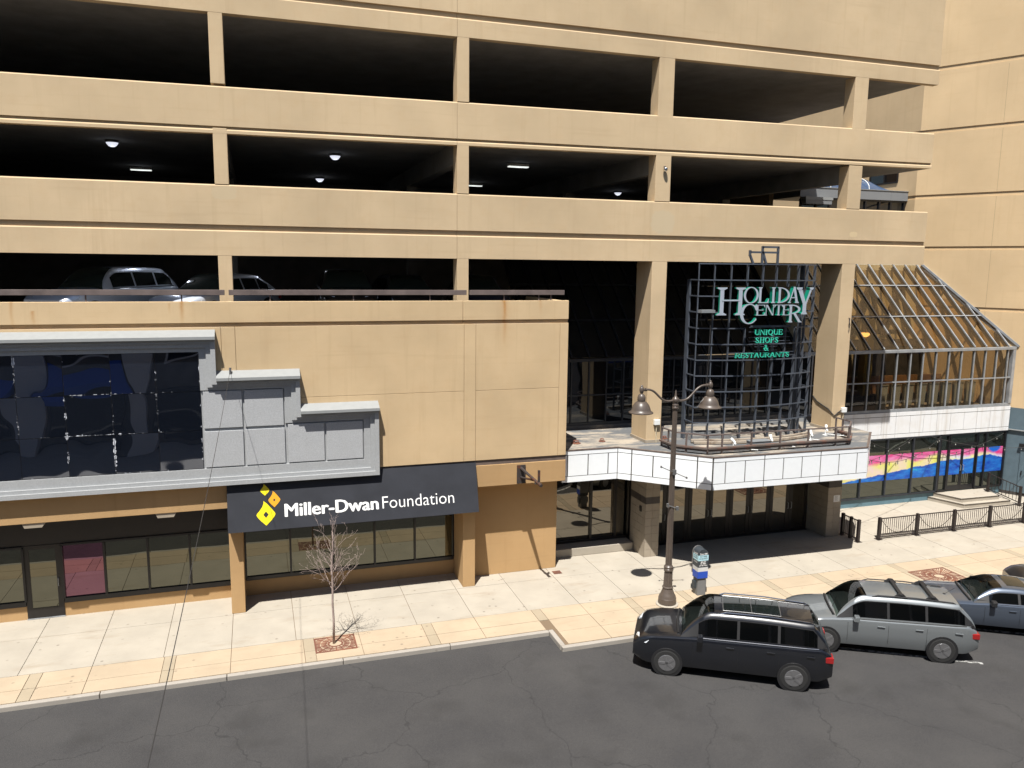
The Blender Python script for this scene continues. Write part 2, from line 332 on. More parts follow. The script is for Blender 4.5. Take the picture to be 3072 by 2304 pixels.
# ------------------------------------------------------------------ mesh builder
class MB:
    def __init__(s): s.v = []; s.f = []; s.m = []
    def add(s, vs, fs, mi=0):
        b = len(s.v); s.v += [tuple(v) for v in vs]
        for f in fs: s.f.append(tuple(b+i for i in f)); s.m.append(mi)
        return s
    def box(s, x0, x1, y0, y1, z0, z1, mi=0):
        if x0 > x1: x0, x1 = x1, x0
        if y0 > y1: y0, y1 = y1, y0
        if z0 > z1: z0, z1 = z1, z0
        v = [(x0,y0,z0),(x1,y0,z0),(x1,y1,z0),(x0,y1,z0),(x0,y0,z1),(x1,y0,z1),(x1,y1,z1),(x0,y1,z1)]
        return s.add(v, [(0,3,2,1),(4,5,6,7),(0,1,5,4),(1,2,6,5),(2,3,7,6),(3,0,4,7)], mi)
    def hexa(s, v, mi=0):
        return s.add(v, [(0,3,2,1),(4,5,6,7),(0,1,5,4),(1,2,6,5),(2,3,7,6),(3,0,4,7)], mi)
    def bar(s, a, b, wd, ht, up=(0,0,1), mi=0):
        a = Vector(a); b = Vector(b); d = (b-a).normalized(); u = Vector(up)
        sd = d.cross(u)
        if sd.length < 1e-4: sd = d.cross(Vector((0,1,0)))
        sd.normalize(); u = sd.cross(d).normalized()
        sd *= wd/2; u *= ht/2
        return s.hexa([a-sd-u, a+sd-u, b+sd-u, b-sd-u, a-sd+u, a+sd+u, b+sd+u, b-sd+u], mi)
    def prism(s, poly, fn, mi=0, cap_mi=None):
        """poly: 2-D points; fn(u, v, side 0/1) -> 3-D point"""
        n = len(poly); a = [fn(u, v, 0) for u, v in poly]; b = [fn(u, v, 1) for u, v in poly]
        cm = mi if cap_mi is None else cap_mi
        s.add(a+b, [(i, (i+1) % n, n+(i+1) % n, n+i) for i in range(n)], mi)
        s.add(a, [tuple(range(n-1, -1, -1))], cm); s.add(b, [tuple(range(n))], mi)
        return s
    def tube(s, pts, r, n=8, mi=0, cap=True):
        pts = [Vector(p) for p in pts]; rs = r if isinstance(r, (list, tuple)) else [r]*len(pts)
        rings = []; ref = None
        for i, p in enumerate(pts):
            t = (pts[min(i+1, len(pts)-1)]-pts[max(i-1, 0)]).normalized()
            if ref is None:
                ref = t.cross(Vector((0,0,1)))
                if ref.length < 0.05: ref = t.cross(Vector((1,0,0)))
            ref = (ref - t*ref.dot(t)); ref.normalize(); bi = t.cross(ref)
            rings.append([p + (ref*math.cos(2*PI*k/n)+bi*math.sin(2*PI*k/n))*rs[i] for k in range(n)])
        v = [q for R in rings for q in R]; f = []
        for i in range(len(pts)-1):
            for k in range(n):
                f.append((i*n+k, i*n+(k+1) % n, (i+1)*n+(k+1) % n, (i+1)*n+k))
        if cap: f.append(tuple(range(n-1, -1, -1))); f.append(tuple((len(pts)-1)*n+k for k in range(n)))
        return s.add(v, f, mi)
    def lathe(s, prof, c, n=20, mi=0):
        v = []; f = []
        for r, z in prof:
            for k in range(n): v.append((c[0]+r*math.cos(2*PI*k/n), c[1]+r*math.sin(2*PI*k/n), c[2]+z))
        for i in range(len(prof)-1):
            for k in range(n): f.append((i*n+k, i*n+(k+1) % n, (i+1)*n+(k+1) % n, (i+1)*n+k))
        f.append(tuple(range(n-1, -1, -1))); f.append(tuple((len(prof)-1)*n+k for k in range(n)))
        return s.add(v, f, mi)
    def build(s, name, mats, parent=None, smooth=False, bevel=0.0, local=False):
        me = bpy.data.meshes.new(name)
        off = Vector((0,0,0))
        if parent is not None and not local:
            q = parent
            while q is not None: off += q.location; q = q.parent
        me.from_pydata([Vector(v)-off for v in s.v], [], s.f)
        if not isinstance(mats, (list, tuple)): mats = [mats]
        for m in mats: me.materials.append(m)
        if len(mats) > 1: me.polygons.foreach_set('material_index', s.m)
        if smooth: me.polygons.foreach_set('use_smooth', [True]*len(me.polygons))
        me.update()
        o = bpy.data.objects.new(name, me); COL.objects.link(o)
        if parent is not None: o.parent = parent
        if bevel:
            b = o.modifiers.new('bevel', 'BEVEL'); b.width = bevel; b.segments = 2; b.limit_method = 'ANGLE'; b.angle_limit = math.radians(50)
        return o
def B(name, mat, parent, *boxes, bevel=0.0):
    m = MB()
    for b in boxes: m.box(*b)
    return m.build(name, mat, parent, bevel=bevel)
def tag(o, label=None, cat=None, group=None, kind=None):
    if label: o['label'] = label
    if cat: o['category'] = cat
    if group: o['group'] = group
    if kind: o['kind'] = kind
    return o
def thing(name, loc, label, cat, group=None, rz=0.0):
    o = bpy.data.objects.new(name, None); COL.objects.link(o); o.location = loc; o.rotation_euler = (0, 0, rz)
    o.empty_display_size = 0.3
    return tag(o, label, cat, group)
def copy_tree(o, parent=None):
    c = o.copy(); COL.objects.link(c)
    if parent is not None: c.parent = parent
    for ch in list(o.children): copy_tree(ch, c)
    return c
def shade_auto(o, ang=35):
    me = o.data
    me.polygons.foreach_set('use_smooth', [True]*len(me.polygons))
    try: me.set_sharp_from_angle(angle=math.radians(ang))
    except Exception: pass
    return o
XL = -14.0
# ------------------------------------------------------------------ setting: ground, road, kerb, pavement
g = B('ground', M['asphalt'], None, (-220, 220, -220, 220, -0.40, -0.18)); tag(g, kind='structure')
road = B('road', M['asphalt'], None, (-60, 90, -20.0, -6.25, -0.175, -0.13), (-60, 7.98, -6.2499, -5.20, -0.175, -0.1301)); tag(road, kind='structure')
kerb = B('kerb', M['kerb'], None, *([(8.0+i*3.0, 8.0+i*3.0+2.985, -6.25, -6.09, -0.17, -0.004) for i in range(13)]+[(7.98-i*3.0-2.985, 7.98-i*3.0, -5.21, -5.06, -0.17, -0.004) for i in range(8)]+[(7.99, 8.14, -6.08, -5.07, -0.17, -0.004)]), bevel=0.02); tag(kerb, kind='structure')
lines = MB()
for i in range(0, 6):   # angled bay lines on the road
    x = 12.7 + i*4.55; yk = -6.45 if x > 8 else -5.4
    lines.bar((x, yk, -0.1245), (x+6.3, yk-3.78, -0.1245), 0.10, 0.004)
lines.build('road_marking', M['line'], road)
pv = B('pavement', M['pavejoint'], None, (-14, 46, -5.05, 3.0, -0.15, -0.022), (8.15, 46, -6.08, -5.0501, -0.15, -0.0222)); tag(pv, kind='structure')
GX = [-13.22 + 1.755*i for i in range(33)]
GAP = 0.0075
cache = {}
def slab(x0, x1, y0, y1, mat, name):
    key = (round(x1-x0, 3), round(y1-y0, 3), mat)
    if key not in cache:
        a, b = (x1-x0)/2-GAP, (y1-y0)/2-GAP
        m = MB(); m.box(-a, a, -b, b, -0.08, 0)
        me = m.build('tmp', M[mat]).data
        tmp = [o for o in COL.objects if o.data == me][0]; COL.objects.unlink(tmp); bpy.data.objects.remove(tmp)
        cache[key] = me
    o = bpy.data.objects.new(name, cache[key]); COL.objects.link(o)
    o.location = ((x0+x1)/2, (y0+y1)/2, random.uniform(-0.002, 0.002)); o.parent = pv
    return o
for i in range(len(GX)-1):
    a, b = GX[i], GX[i+1]
    far = (2.62 if a > 22 else (1.4 if b > 9 else 0.25))
    if a > 22:
        slab(a, b, 0.58, far, 'con', 'paving_slab'); slab(a, b, -1.38, 0.58, 'con', 'paving_slab')
    else:
        slab(a, b, -1.38, far, 'con', 'paving_slab')
    slab(a, b, -3.63, -1.38, 'con', 'paving_slab')
BANDS = [(-5.9, -5.6), (-2.66, -2.36), (1.0, 1.3), (4.45, 4.75), (7.94, 8.24), (11.08, 11.38), (13.05, 13.32), (16.34, 16.62), (18.41, 18.71), (21.75, 22.05), (23.70, 24.0), (27.25, 27.55), (31.2, 31.5), (34.6, 34.9)]
RECT = [(21.92, 23.55, -5.72, -4.44), (0.95, 2.5, -5.72, -4.44)]    # holes for the tree grates
cuts = sorted(set([-14.0, 46.0] + [round(x, 3) for x in GX if not any(p-0.5 < x < q+0.5 for p, q in BANDS)] + [x for bnd in BANDS for x in bnd]))
cuts = sorted(set(cuts+[7.94, 8.24]))
for r0, r1 in ((-4.43, -3.63), (-5.05, -4.43), (-5.27, -4.43), (-6.08, -5.27)):
    for a, b in zip(cuts[:-1], cuts[1:]):
        if (r0 == -5.05) != (b < 8.0) and r1 != -3.63: continue
        if r0 < -5.2 and a < 8.1: continue
        band = any(abs(a-p) < 0.01 and abs(b-q) < 0.01 for p, q in BANDS)
        slab(a, b, r0, r1, 'tanband' if band else 'tan', 'paving_band' if band else 'paving_tile')

# ------------------------------------------------------------------ parking garage
G = thing('parking_garage', (5, 8, 0), 'tan stucco parking garage whose dark open decks rise above the shops', 'parking garage')
FY = -0.5
def spandrel(z0, z1, gz0, gz1, x0=XL, x1=25.38, tilt=0.0, nm='spandrel'):
    for a, b in ((x0, 6.325), (6.335, x1)):
        m = MB()
        def bx(prof):
            m.prism(prof, lambda u, v, s: ((b, u, v+tilt*(b-15)) if s else (a, u, v+tilt*(a-15))))
        ch = min(0.035, (gz0-z0)*0.3)
        bx([(FY, gz1), (FY, z1-0.035), (FY+0.03, z1), (FY+0.28, z1), (FY+0.28, gz1)][::-1])
        bx([(FY+0.07, gz0+0.001), (FY+0.07, gz1-0.001), (FY+0.275, gz1-0.001), (FY+0.275, gz0+0.001)][::-1])
        bx([(FY, z0), (FY, gz0-ch), (FY+ch*0.8, gz0), (FY+0.28, gz0), (FY+0.28, z0)][::-1])
        m.build(nm, M['garage'], G)
spandrel(10.90, 12.96, 11.64, 11.80)
spandrel(14.54, 15.86, 14.66, 14.74, tilt=0.008)
spandrel(17.75, 21.4, 18.30, 18.46)
COLX = [(-8.30, -7.90, 0.05), (-0.97, -0.58, 0.05), (6.335, 6.72, 0.05), (13.395, 13.985, 0.7), (21.50, 22.105, 0.7)]
for x0, x1, yb in COLX:
    d1 = 0.05
    for za, zb in ((12.962, 14.56), (15.80, 17.748)):
        B('column', M['garage'], G, (x0, x1, FY+0.002, d1, za, zb), bevel=0.012)
    if x1 < 7:
        B('column', M['garage'], G, (x0, x1, FY+0.002, d1, 8.75, 10.898), bevel=0.012)
    else:
        B('column', M['garage'], G, (x0, x1, FY+0.002, yb, 4.36, 10.898), bevel=0.015)
        bb = MB(); bb.box(x0-0.03, x1+0.03, FY-0.03, yb+0.03, 4.362, 4.47)
        bb.build('column_base', M['tile'], G)
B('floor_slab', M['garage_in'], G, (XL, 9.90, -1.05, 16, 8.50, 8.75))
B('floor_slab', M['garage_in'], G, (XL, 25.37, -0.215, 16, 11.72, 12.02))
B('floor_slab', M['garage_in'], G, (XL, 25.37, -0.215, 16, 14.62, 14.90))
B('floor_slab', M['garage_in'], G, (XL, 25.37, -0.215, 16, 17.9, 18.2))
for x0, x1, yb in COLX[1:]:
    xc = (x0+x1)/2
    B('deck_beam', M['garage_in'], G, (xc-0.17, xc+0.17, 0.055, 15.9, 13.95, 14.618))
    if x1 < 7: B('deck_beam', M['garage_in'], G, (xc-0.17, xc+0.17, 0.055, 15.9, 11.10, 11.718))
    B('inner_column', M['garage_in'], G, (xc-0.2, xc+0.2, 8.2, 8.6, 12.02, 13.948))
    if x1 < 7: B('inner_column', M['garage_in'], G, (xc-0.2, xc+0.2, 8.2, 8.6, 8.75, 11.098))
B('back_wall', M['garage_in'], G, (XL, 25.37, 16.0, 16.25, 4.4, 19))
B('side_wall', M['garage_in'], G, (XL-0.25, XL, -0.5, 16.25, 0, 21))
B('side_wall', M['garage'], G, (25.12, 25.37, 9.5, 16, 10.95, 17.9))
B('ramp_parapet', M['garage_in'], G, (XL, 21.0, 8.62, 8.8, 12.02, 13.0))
# lights on the deck ceilings
def ceiling_light(x, y, z, label, box=False, power=6):
    t = thing('ceiling_light', (x, y, z), label, 'ceiling light', 'lights on the garage ceilings')
    m = MB()
    if box:
        m.box(x-0.42, x+0.42, y-0.12, y+0.12, z-0.10, z); m.build('housing', M['whitebox'], t)
        B('diffuser', M['tube'], t, (x-0.40, x+0.40, y-0.10, y+0.10, z-0.135, z-0.101))
    else:
        m.lathe([(0.19, 0), (0.205, -0.03), (0.195, -0.06)], (x, y, z), 16); m.build('housing', M['greybox'], t, smooth=False)
        n = MB(); n.lathe([(0.19, -0.061), (0.17, -0.10), (0.11, -0.17), (0.06, -0.19)], (x, y, z), 16); n.build('diffuser', M['lit'], t, smooth=True)
    ld = bpy.data.lights.new('lamp_light', 'POINT'); ld.energy = power; ld.color = (0.82, 0.88, 1.0); ld.shadow_soft_size = 0.12
    lo = bpy.data.objects.new('lamp_light', ld); COL.objects.link(lo); lo.parent = t; lo.location = (0, 0, -0.30)
for x, y, z, lb, bx in [(-4.25, 3.8, 14.6, 'largest round deck light, in the top left garage opening', False),
                        (-4.32, 11.6, 14.6, 'small flat deck light low in the top left garage opening', True),
                        (2.98, 4.3, 14.6, 'larger of two round lights in the second top opening', False),
                        (3.09, 12.7, 14.6, 'smaller of two round lights in the second top opening', False),
                        (9.96, 4.3, 14.6, 'long box light in the middle of third top opening', True),
                        (10.34, 12.3, 14.6, 'far box light beside the column in the third top opening', True),
                        (18.47, 13.3, 14.6, 'far round light deep in the garage above the curved lattice', False),
                        (-2.9, 3.0, 11.7, 'round light above the silver sedan on the lower deck', False),
                        (1.5, 5.0, 11.7, 'round light above the black grille on the lower deck', False)]:
    ceiling_light(x, y, z, lb, bx, 10 if z < 13 else 0.8)

# ------------------------------------------------------------------ low shop building
SH = thing('shop_building', (2, 0, 0), 'low tan stucco shop building with railing along its parapet, left of the white canopy', 'building')
for a, b in ((XL, 6.325), (6.335, 9.95)):
    m = MB(); m.box(a, b, -1.30, -1.06, 8.95, 9.57); m.box(a, b, -1.235, -1.065, 8.832, 8.949)
    m.build('parapet', M['shop'], SH, bevel=0.012)
m = MB(); m.box(XL, 9.95, -1.27, -1.0, 4.331, 8.80); m.box(9.72, 9.949, -0.999, 2.46, 4.37, 9.55); m.build('wall', M['shop'], SH)
def wp(x0, x1, z0, z1): B('wall_panel', M['shop'], SH, (x0, x1, -1.30, -1.2705, z0, z1), bevel=0.006)
zt = 8.832
wp(XL, -0.955, 4.33, zt); wp(-0.945, -0.565, 4.33, zt); wp(-0.555, 6.365, 6.665, zt); wp(-0.555, 6.365, 4.33, 6.655)
wp(6.375, 6.755, 4.33, zt); wp(6.765, 9.65, 6.665, zt); wp(6.765, 9.65, 4.33, 6.655); wp(9.66, 9.95, 4.33, zt)
B('flashing', M['strip'], SH, (3.55, 9.96, -1.26, -1.0, 4.15, 4.3295))
B('lintel', M['shop_low'], SH, (6.765, 9.955, -1.30, -0.501, 3.42, 4.149), bevel=0.01)
B('lintel', M['shop_low'], SH, (XL, -0.975, -1.30, -0.02, 3.36, 4.328), bevel=0.01)
B('lintel', M['shop_low'], SH, (-0.97, 6.76, -1.22, -0.02, 2.75, 4.14))
B('pilaster', M['shop_low'], SH, (-0.97, -0.57, -1.302, -0.001, 0, 3.36), bevel=0.012)
B('pilaster', M['shop_low'], SH, (6.345, 6.762, -1.302, -0.001, 0, 3.415), bevel=0.012)
B('wall', M['shop_low'], SH, (6.763, 9.97, -0.50, 0.98, 0, 3.419), bevel=0.01)
B('plinth', M['shop_low'], SH, (-5.79, -0.971, 0.0, 0.2, 0, 0.43)); B('plinth', M['shop_low'], SH, (XL, -6.79, 0.0, 0.2, 0, 0.43))
B('plinth', M['shop_low'], SH, (-0.569, 6.344, 0.0, 0.2, 0, 0.52))
B('header', M['bronze'], SH, (XL, -0.971, 0.0, 0.2, 2.29, 3.36)); B('header', M['bronze'], SH, (-0.569, 6.344, 0.0, 0.2, 2.2, 2.76))
def window_strip(parent, xs, y, z0, z1, fm, gm, fw=0.05, sill=0.0, name='window', pane_mats=None, depth=0.08):
    """frame bars (one part) with one pane sub-part per bay"""
    m = MB(); m.box(xs[0], xs[-1], y-depth, y+0.02, z0, z0+max(fw, sill)); m.box(xs[0], xs[-1], y-depth, y+0.02, z1-fw, z1)
    for i, x in enumerate(xs):
        e = 0.002 if 0 < i < len(xs)-1 else 0
        m.box(x-fw/2, x+fw/2, y-depth-0.012+e, y+0.019, z0+max(fw, sill)+0.0005, z1-fw-0.0005)
    w_ = m.build(name, fm, parent)
    for i in range(len(xs)-1):
        gmi = (pane_mats or {}).get(i, gm)
        B('pane', gmi, w_, (xs[i]+fw/2-0.004, xs[i+1]-fw/2+0.004, y-0.015, y-0.003, z0+max(fw, sill)-0.004, z1-fw+0.004))
    return w_
window_strip(SH, [-5.77, -4.62, -3.40, -2.19, -0.99], 0.03, 0.43, 2.29, M['frame'], M['store'], 0.06, 0.15, pane_mats={0: M['storepink']})
window_strip(SH, [-11.6, -10.4, -9.2, -8.0, -6.80], 0.03, 0.43, 2.29, M['frame'], M['store'], 0.06, 0.15)
window_strip(SH, [-0.54, 0.86, 2.23, 3.60, 4.97, 6.32], 0.03, 0.52, 2.2, M['frame'], M['store'], 0.06, 0.12)
def glass_door(parent, x0, x1, y, z0, z1, stile, bottom, top, fm, gm, hx=None):
    m = MB(); m.box(x0, x0+stile, y-0.05, y, z0, z1); m.box(x1-stile, x1, y-0.05, y, z0, z1)
    m.box(x0+stile, x1-stile, y-0.05, y, z0, z0+bottom); m.box(x0+stile, x1-stile, y-0.05, y, z1-top, z1)
    d = m.build('door', fm, parent)
    B('glass', gm, d, (x0+stile-0.003, x1-stile+0.003, y-0.032, y-0.02, z0+bottom-0.003, z1-top+0.003))
    if hx is not None:
        h = MB(); h.tube([(hx, y-0.05, z0+0.95), (hx, y-0.11, z0+0.97), (hx, y-0.11, z0+1.2), (hx, y-0.05, z0+1.22)], 0.012, 6); h.build('handle', M['alu'], d)
    return d
glass_door(SH, -6.79, -5.79, 0.03, 0.03, 2.29, 0.15, 0.31, 0.12, M['bronze'], M['store'], -5.9)
B('threshold', M['alu'], SH, (-6.8, -5.78, -0.05, 0.1, 0.0, 0.028))
for x0, lb in ((-6.43, 'soffit light above the shop door at far left'), (-2.98, 'soffit light between shop door and navy awning')):
    t = thing('soffit_light', (x0+0.27, -1.1, 3.36), lb, 'soffit light')
    m = MB(); m.prism([(x0, 3.358), (x0+0.58, 3.358), (x0+0.50, 3.22), (x0+0.06, 3.22)], lambda u, v, s: (u, -1.27+0.3*s, v)); m.build('housing', M['tile'], t)
    B('diffuser', M['whitebox'], t, (x0+0.08, x0+0.48, -1.24, -1.0, 3.212, 3.2195))

# ------------------------------------------------------------------ grey stepped facade
SF = thing('stepped_facade', (-3, -1.5, 4.14), 'grey stepped surround framing black glass panels on the tan wall', 'facade')
def stair(b, r, t1, t2, t3):
    return [(XL, 4.14+b), (3.58-r, 4.14+b), (3.58-r, 6.17-t3), (1.23-r, 6.17-t3), (1.23-r, 7.25-t2), (-1.12-r, 7.25-t2), (-1.12-r, 8.46-t1), (XL, 8.46-t1)]
rings = [(stair(0,0,0,0,0), -1.3015), (stair(0,0,0,0,0), -1.60), (stair(.13,.13,.07,.07,.07), -1.60), (stair(.13,.13,.07,.07,.07), -1.54),
         (stair(.24,.26,.20,.16,.16), -1.54), (stair(.24,.26,.20,.16,.16), -1.48), (stair(.51,.455,.33,.25,.25), -1.48), (stair(.51,.455,.33,.25,.25), -1.42)]
m = MB()
for (P, y), (Q, y2) in zip(rings[:-1], rings[1:]):
    n = len(P); m.add([(u, y, v) for u, v in P]+[(u, y2, v) for u, v in Q], [(i, (i+1) % n, n+(i+1) % n, n+i) for i in range(n-1)])
m.build('surround', M['greytrim'], SF)
P = rings[-1][0]; m = MB(); m.add([(u, -1.421, v) for u, v in P], [tuple(range(len(P)))]); m.build('backing', M['greytrim'], SF)
for x0, x1, z0, z1 in [(-1.51,-.44,5.86,6.96), (-.37,.735,5.86,6.965), (-1.51,-.435,4.69,5.77), (-.365,.755,4.69,5.775), (.85,1.92,4.69,5.875), (1.985,3.09,4.69,5.875)]:
    B('stone_panel', M['greystone'], SF, (x0, x1, -1.470, -1.4215, z0, z1), bevel=0.008)
gx = [-13.37, -12.19, -11.01, -9.83, -8.65, -7.47, -6.29, -5.115, -3.925, -2.755, -1.575]; gz = [4.66, 5.81, 6.97, 8.125]
bk = B('glass_backing', M['frame'], SF, (XL, -1.572, -1.438, -1.4215, 4.652, 8.128))
for i in range(len(gx)-1):
    for j in range(3):
        o = B('glass_panel', M['film'], SF, (gx[i]+0.008, gx[i+1]-0.008, -1.446, -1.4382, gz[j]+0.008, gz[j+1]-0.008))
def coping(x0, x1, zt):
    prof = [(-1.302, zt), (-1.72, zt-0.20), (-1.72, zt-0.285), (-1.665, zt-0.295), (-1.665, zt-0.325), (-1.302, zt-0.325)]
    m = MB(); m.prism(prof, lambda u, v, s: (x0 if s == 0 else x1, u, v)); m.build('coping', M['coping'], SF)
coping(XL, -1.11, 8.786); coping(-1.119, 1.24, 7.576); coping(1.231, 3.59, 6.496)

SF.location.y += 0.055
# navy awning
AW = thing('awning', (2.9, -1.5, 2.72), 'navy fabric awning with yellow leaf diamonds and white lettering, above the shop windows', 'awning')
m = MB(); m.prism([(-1.305, 4.27), (-1.75, 2.72), (-1.70, 2.72), (-1.305, 4.05)], lambda u, v, s: (-0.97 if s == 0 else 6.77, u, v))
m.prism([(-1.306, 4.1), (-1.735, 2.73), (-1.306, 2.73)], lambda u, v, s: (-0.969 if s == 0 else -0.95, u, v))
m.prism([(-1.306, 4.1), (-1.735, 2.73), (-1.306, 2.73)], lambda u, v, s: (6.75 if s == 0 else 6.769, u, v))
m.build('canvas', M['awning'], AW)
ny = Vector((0, -1.55, 0.45)).normalized()   # outward normal of the slanted face (y, z)
slope = (1.75-1.305)/(4.27-2.72)
nrm = Vector((0, -1, -slope)).normalized(); upv = Vector((0, slope, 1)).normalized()
def on_awning(x, z, lift=0.006):
    y = -1.305 - slope*(4.27-z); return Vector((x, y, z)) + nrm*lift
def text_mesh(body, size, offset=0.0, spacing=1.0, ext=0.0, align='LEFT'):
    c = bpy.data.curves.new('t', 'FONT'); c.body = body; c.size = size; c.offset = offset; c.space_character = spacing; c.extrude = ext; c.align_x = align
    c.resolution_u = 3
    o = bpy.data.objects.new('t', c); COL.objects.link(o)
    dg = bpy.context.evaluated_depsgraph_get(); me = bpy.data.meshes.new_from_object(o.evaluated_get(dg))
    vs = [v.co.copy() for v in me.vertices]; fs = [tuple(p.vertices) for p in me.polygons]
    bpy.data.objects.remove(o); bpy.data.meshes.remove(me); bpy.data.curves.remove(c)
    return vs, fs
def text_part(name, body, size, fn, mat, parent, width=None, x0=0.0, height=None, offset=0.0, spacing=1.0):
    vs, fs = text_mesh(body, size, offset, spacing)
    mnx = min(v.x for v in vs); mxx = max(v.x for v in vs)
    sx = (width/(mxx-mnx)) if width else 1.0
    hcap = max(v.y for v in vs)
    sy = (height/hcap) if height else 1.0
    m = MB(); m.add([fn(x0+(v.x-mnx)*sx, v.y*sy) for v in vs], fs); return m.build(name, mat, parent)
zb = 3.07
mb_ = MB(); vs_, fs_ = text_mesh('Miller-Dwan', 0.5, 0.0); mn_ = min(v.x for v in vs_); mw_ = max(v.x for v in vs_)-mn_; hc_ = max(v.y for v in vs_)
for q_, (du, dv_) in enumerate(((-0.018, 0), (-0.006, 0.006), (0.006, -0.006), (0.018, 0))):
    mb_.add([on_awning(0.685+du+(v.x-mn_)/mw_*2.82, zb+dv_+v.y/hc_*0.38*upv.z, 0.006+0.0012*q_) for v in vs_], fs_)
mb_.build('lettering', M['white'], AW)
text_part('lettering', 'Foundation', 0.5, lambda u, v: on_awning(u, zb+v*upv.z), M['white'], AW, width=2.32, x0=3.64, height=0.375, offset=-0.004)
def leaf(cx, z0, z1, hw, hole, mat, solid=False):
    """diamond leaf with a curled tip; outline in awning coordinates"""
    h = z1-z0; zc = z0+h*0.44
    out = [(0, z0), (hw*0.55, z0+h*0.20), (hw*0.86, z0+h*0.34), (hw, zc), (hw*0.93, zc+h*0.07), (hw*0.55, zc+h*0.26), (hw*0.10, z1-h*0.10), (-hw*0.22, z1), (-hw*0.22, z1-h*0.09), (-hw*0.36, zc+h*0.33), (-hw*0.62, zc+h*0.19), (-hw*0.93, zc+h*0.06), (-hw, zc), (-hw*0.86, z0+h*0.34), (-hw*0.55, z0+h*0.20)]
    m = MB(); n = len(out); k = hw*hole
    if solid:
        m.add([on_awning(cx+u, v, 0.008) for u, v in out], [tuple(range(n))])
    else:
        import math as _m
        inn = []
        for u, v in out:
            a = _m.atan2(v-zc, u); r = k/(abs(_m.cos(a))+abs(_m.sin(a))*0.85); inn.append((r*_m.cos(a), zc+r*_m.sin(a)*1.05))
        m.add([on_awning(cx+u, v, 0.008) for u, v in out]+[on_awning(cx+u, v, 0.008) for u, v in inn], [(i, (i+1) % n, n+(i+1) % n, n+i) for i in range(n)])
    return m.build('emblem', mat, AW)
leaf(0.125, 2.86, 3.57, 0.275, 0.28, M['yellow']); leaf(0.38, 3.37, 3.845, 0.178, 0.20, M['orange']); leaf(0.115, 3.725, 4.06, 0.135, 0, M['yellow'], True)

# rails on the parapet
def guard(x0, x1, posts, lb):
    t = thing('guard_rail', ((x0+x1)/2, -1.2, 9.57), lb, 'guard rail', 'rails along the garage parapet')
    B('rail', M['rail'], t, (x0, x1, -1.29, -1.235, 9.755, 9.91), bevel=0.006)
    for x in posts: B('post', M['rail'], t, (x-0.018, x+0.018, -1.234, -1.20, 9.572, 9.90))
guard(XL, -0.80, [-11.8, -9.4, -6.9, -4.44, -1.97], 'long brown flat rail in front of the two silver vehicles')
guard(-0.69, 6.45, [0.46, 2.90, 5.28], 'brown flat rail in front of the black grille, partly rusted')
guard(6.55, 9.79, [7.72, 8.91, 9.34], 'short grey flat rail at the right end of the parapet')
# ------------------------------------------------------------------ tower at the right
TW = thing('tower_building', (36, 8, 0), 'tall plain tan building set at an angle at the right edge', 'building')
A0 = Vector((34.40, 2.38, 0)); TD = Vector((0.4789, -0.8779, 0))
PF = A0 + TD*13; CN = (31.91, 6.94)
def tower_poly(ins=0.0):
    nx, ny_ = -0.8779*-1, 0.4789   # inward normal of the slanted face
    ox, oy = ins*0.8779, ins*0.4789
    return [(CN[0]+ins, 26), (CN[0]+ins, CN[1]+ins*0.6), (PF.x+ox, PF.y+oy), (PF.x+12, PF.y+4), (50, 26)]
def tpiece(name, mat, z0, z1, ins=0.0):
    m = MB(); m.prism(tower_poly(ins), lambda u, v, s: (u, v, z0 if s == 0 else z1)); return m.build(name, mat, TW, bevel=0.012)
for z0, z1 in ((4.24, 8.76), (8.94, 11.68), (11.86, 14.215), (14.405, 17.36), (17.55, 20.3), (20.5, 26)): tpiece('wall_panel', M['tower'], z0, z1)
for z0, z1 in ((8.761, 8.939), (11.681, 11.859), (14.216, 14.404), (17.361, 17.549), (20.301, 20.499)): tpiece('reveal', M['tower'], z0, z1, 0.035)
tpiece('wall_band', M['teal'], 3.20, 4.239)
B0 = Vector((34.36, 2.5, 0))
def tw(t, off=0.0): return (B0.x+TD.x*t-0.8779*off, B0.y+TD.y*t-0.4789*off)
m = MB(); e = tw(13); m.prism([(34.36, 14), (B0.x, B0.y), e, (e[0]+10, e[1]+4), (50, 14)], lambda u, v, s: (u, v, 0.16 if s == 0 else 3.199)); m.build('lower_wall', M['teal'], TW)
m = MB(); m.prism([(34.36, 14), tw(-0.02, -0.0), tw(13, 0.03), (e[0]+10, e[1]+4), (50, 14)], lambda u, v, s: (u, v, 0.0 if s == 0 else 0.159)); m.build('lower_plinth', M['joint'], TW)
def twbox(name, t0, t1, z0, z1, d0, d1, mat, parent=TW):
    m = MB(); a, b, c, d = tw(t0, d0), tw(t1, d0), tw(t1, d1), tw(t0, d1)
    m.hexa([(*a, z0), (*b, z0), (*c, z0), (*d, z0), (*a, z1), (*b, z1), (*c, z1), (*d, z1)]); return m.build(name, mat, parent)
dr = twbox('door', 0.62, 1.72, 0.17, 2.38, 0.002, 0.05, M['teal'])
twbox('handle', 0.72, 0.76, 1.05, 1.25, 0.051, 0.11, M['frame'], dr)
twbox('drip_cap', 0.55, 1.8, 2.44, 2.56, 0.002, 0.16, M['frame'])
twbox('wall_trim', -0.02, 5, 3.16, 3.196, 0.002, 0.10, M['coping'])
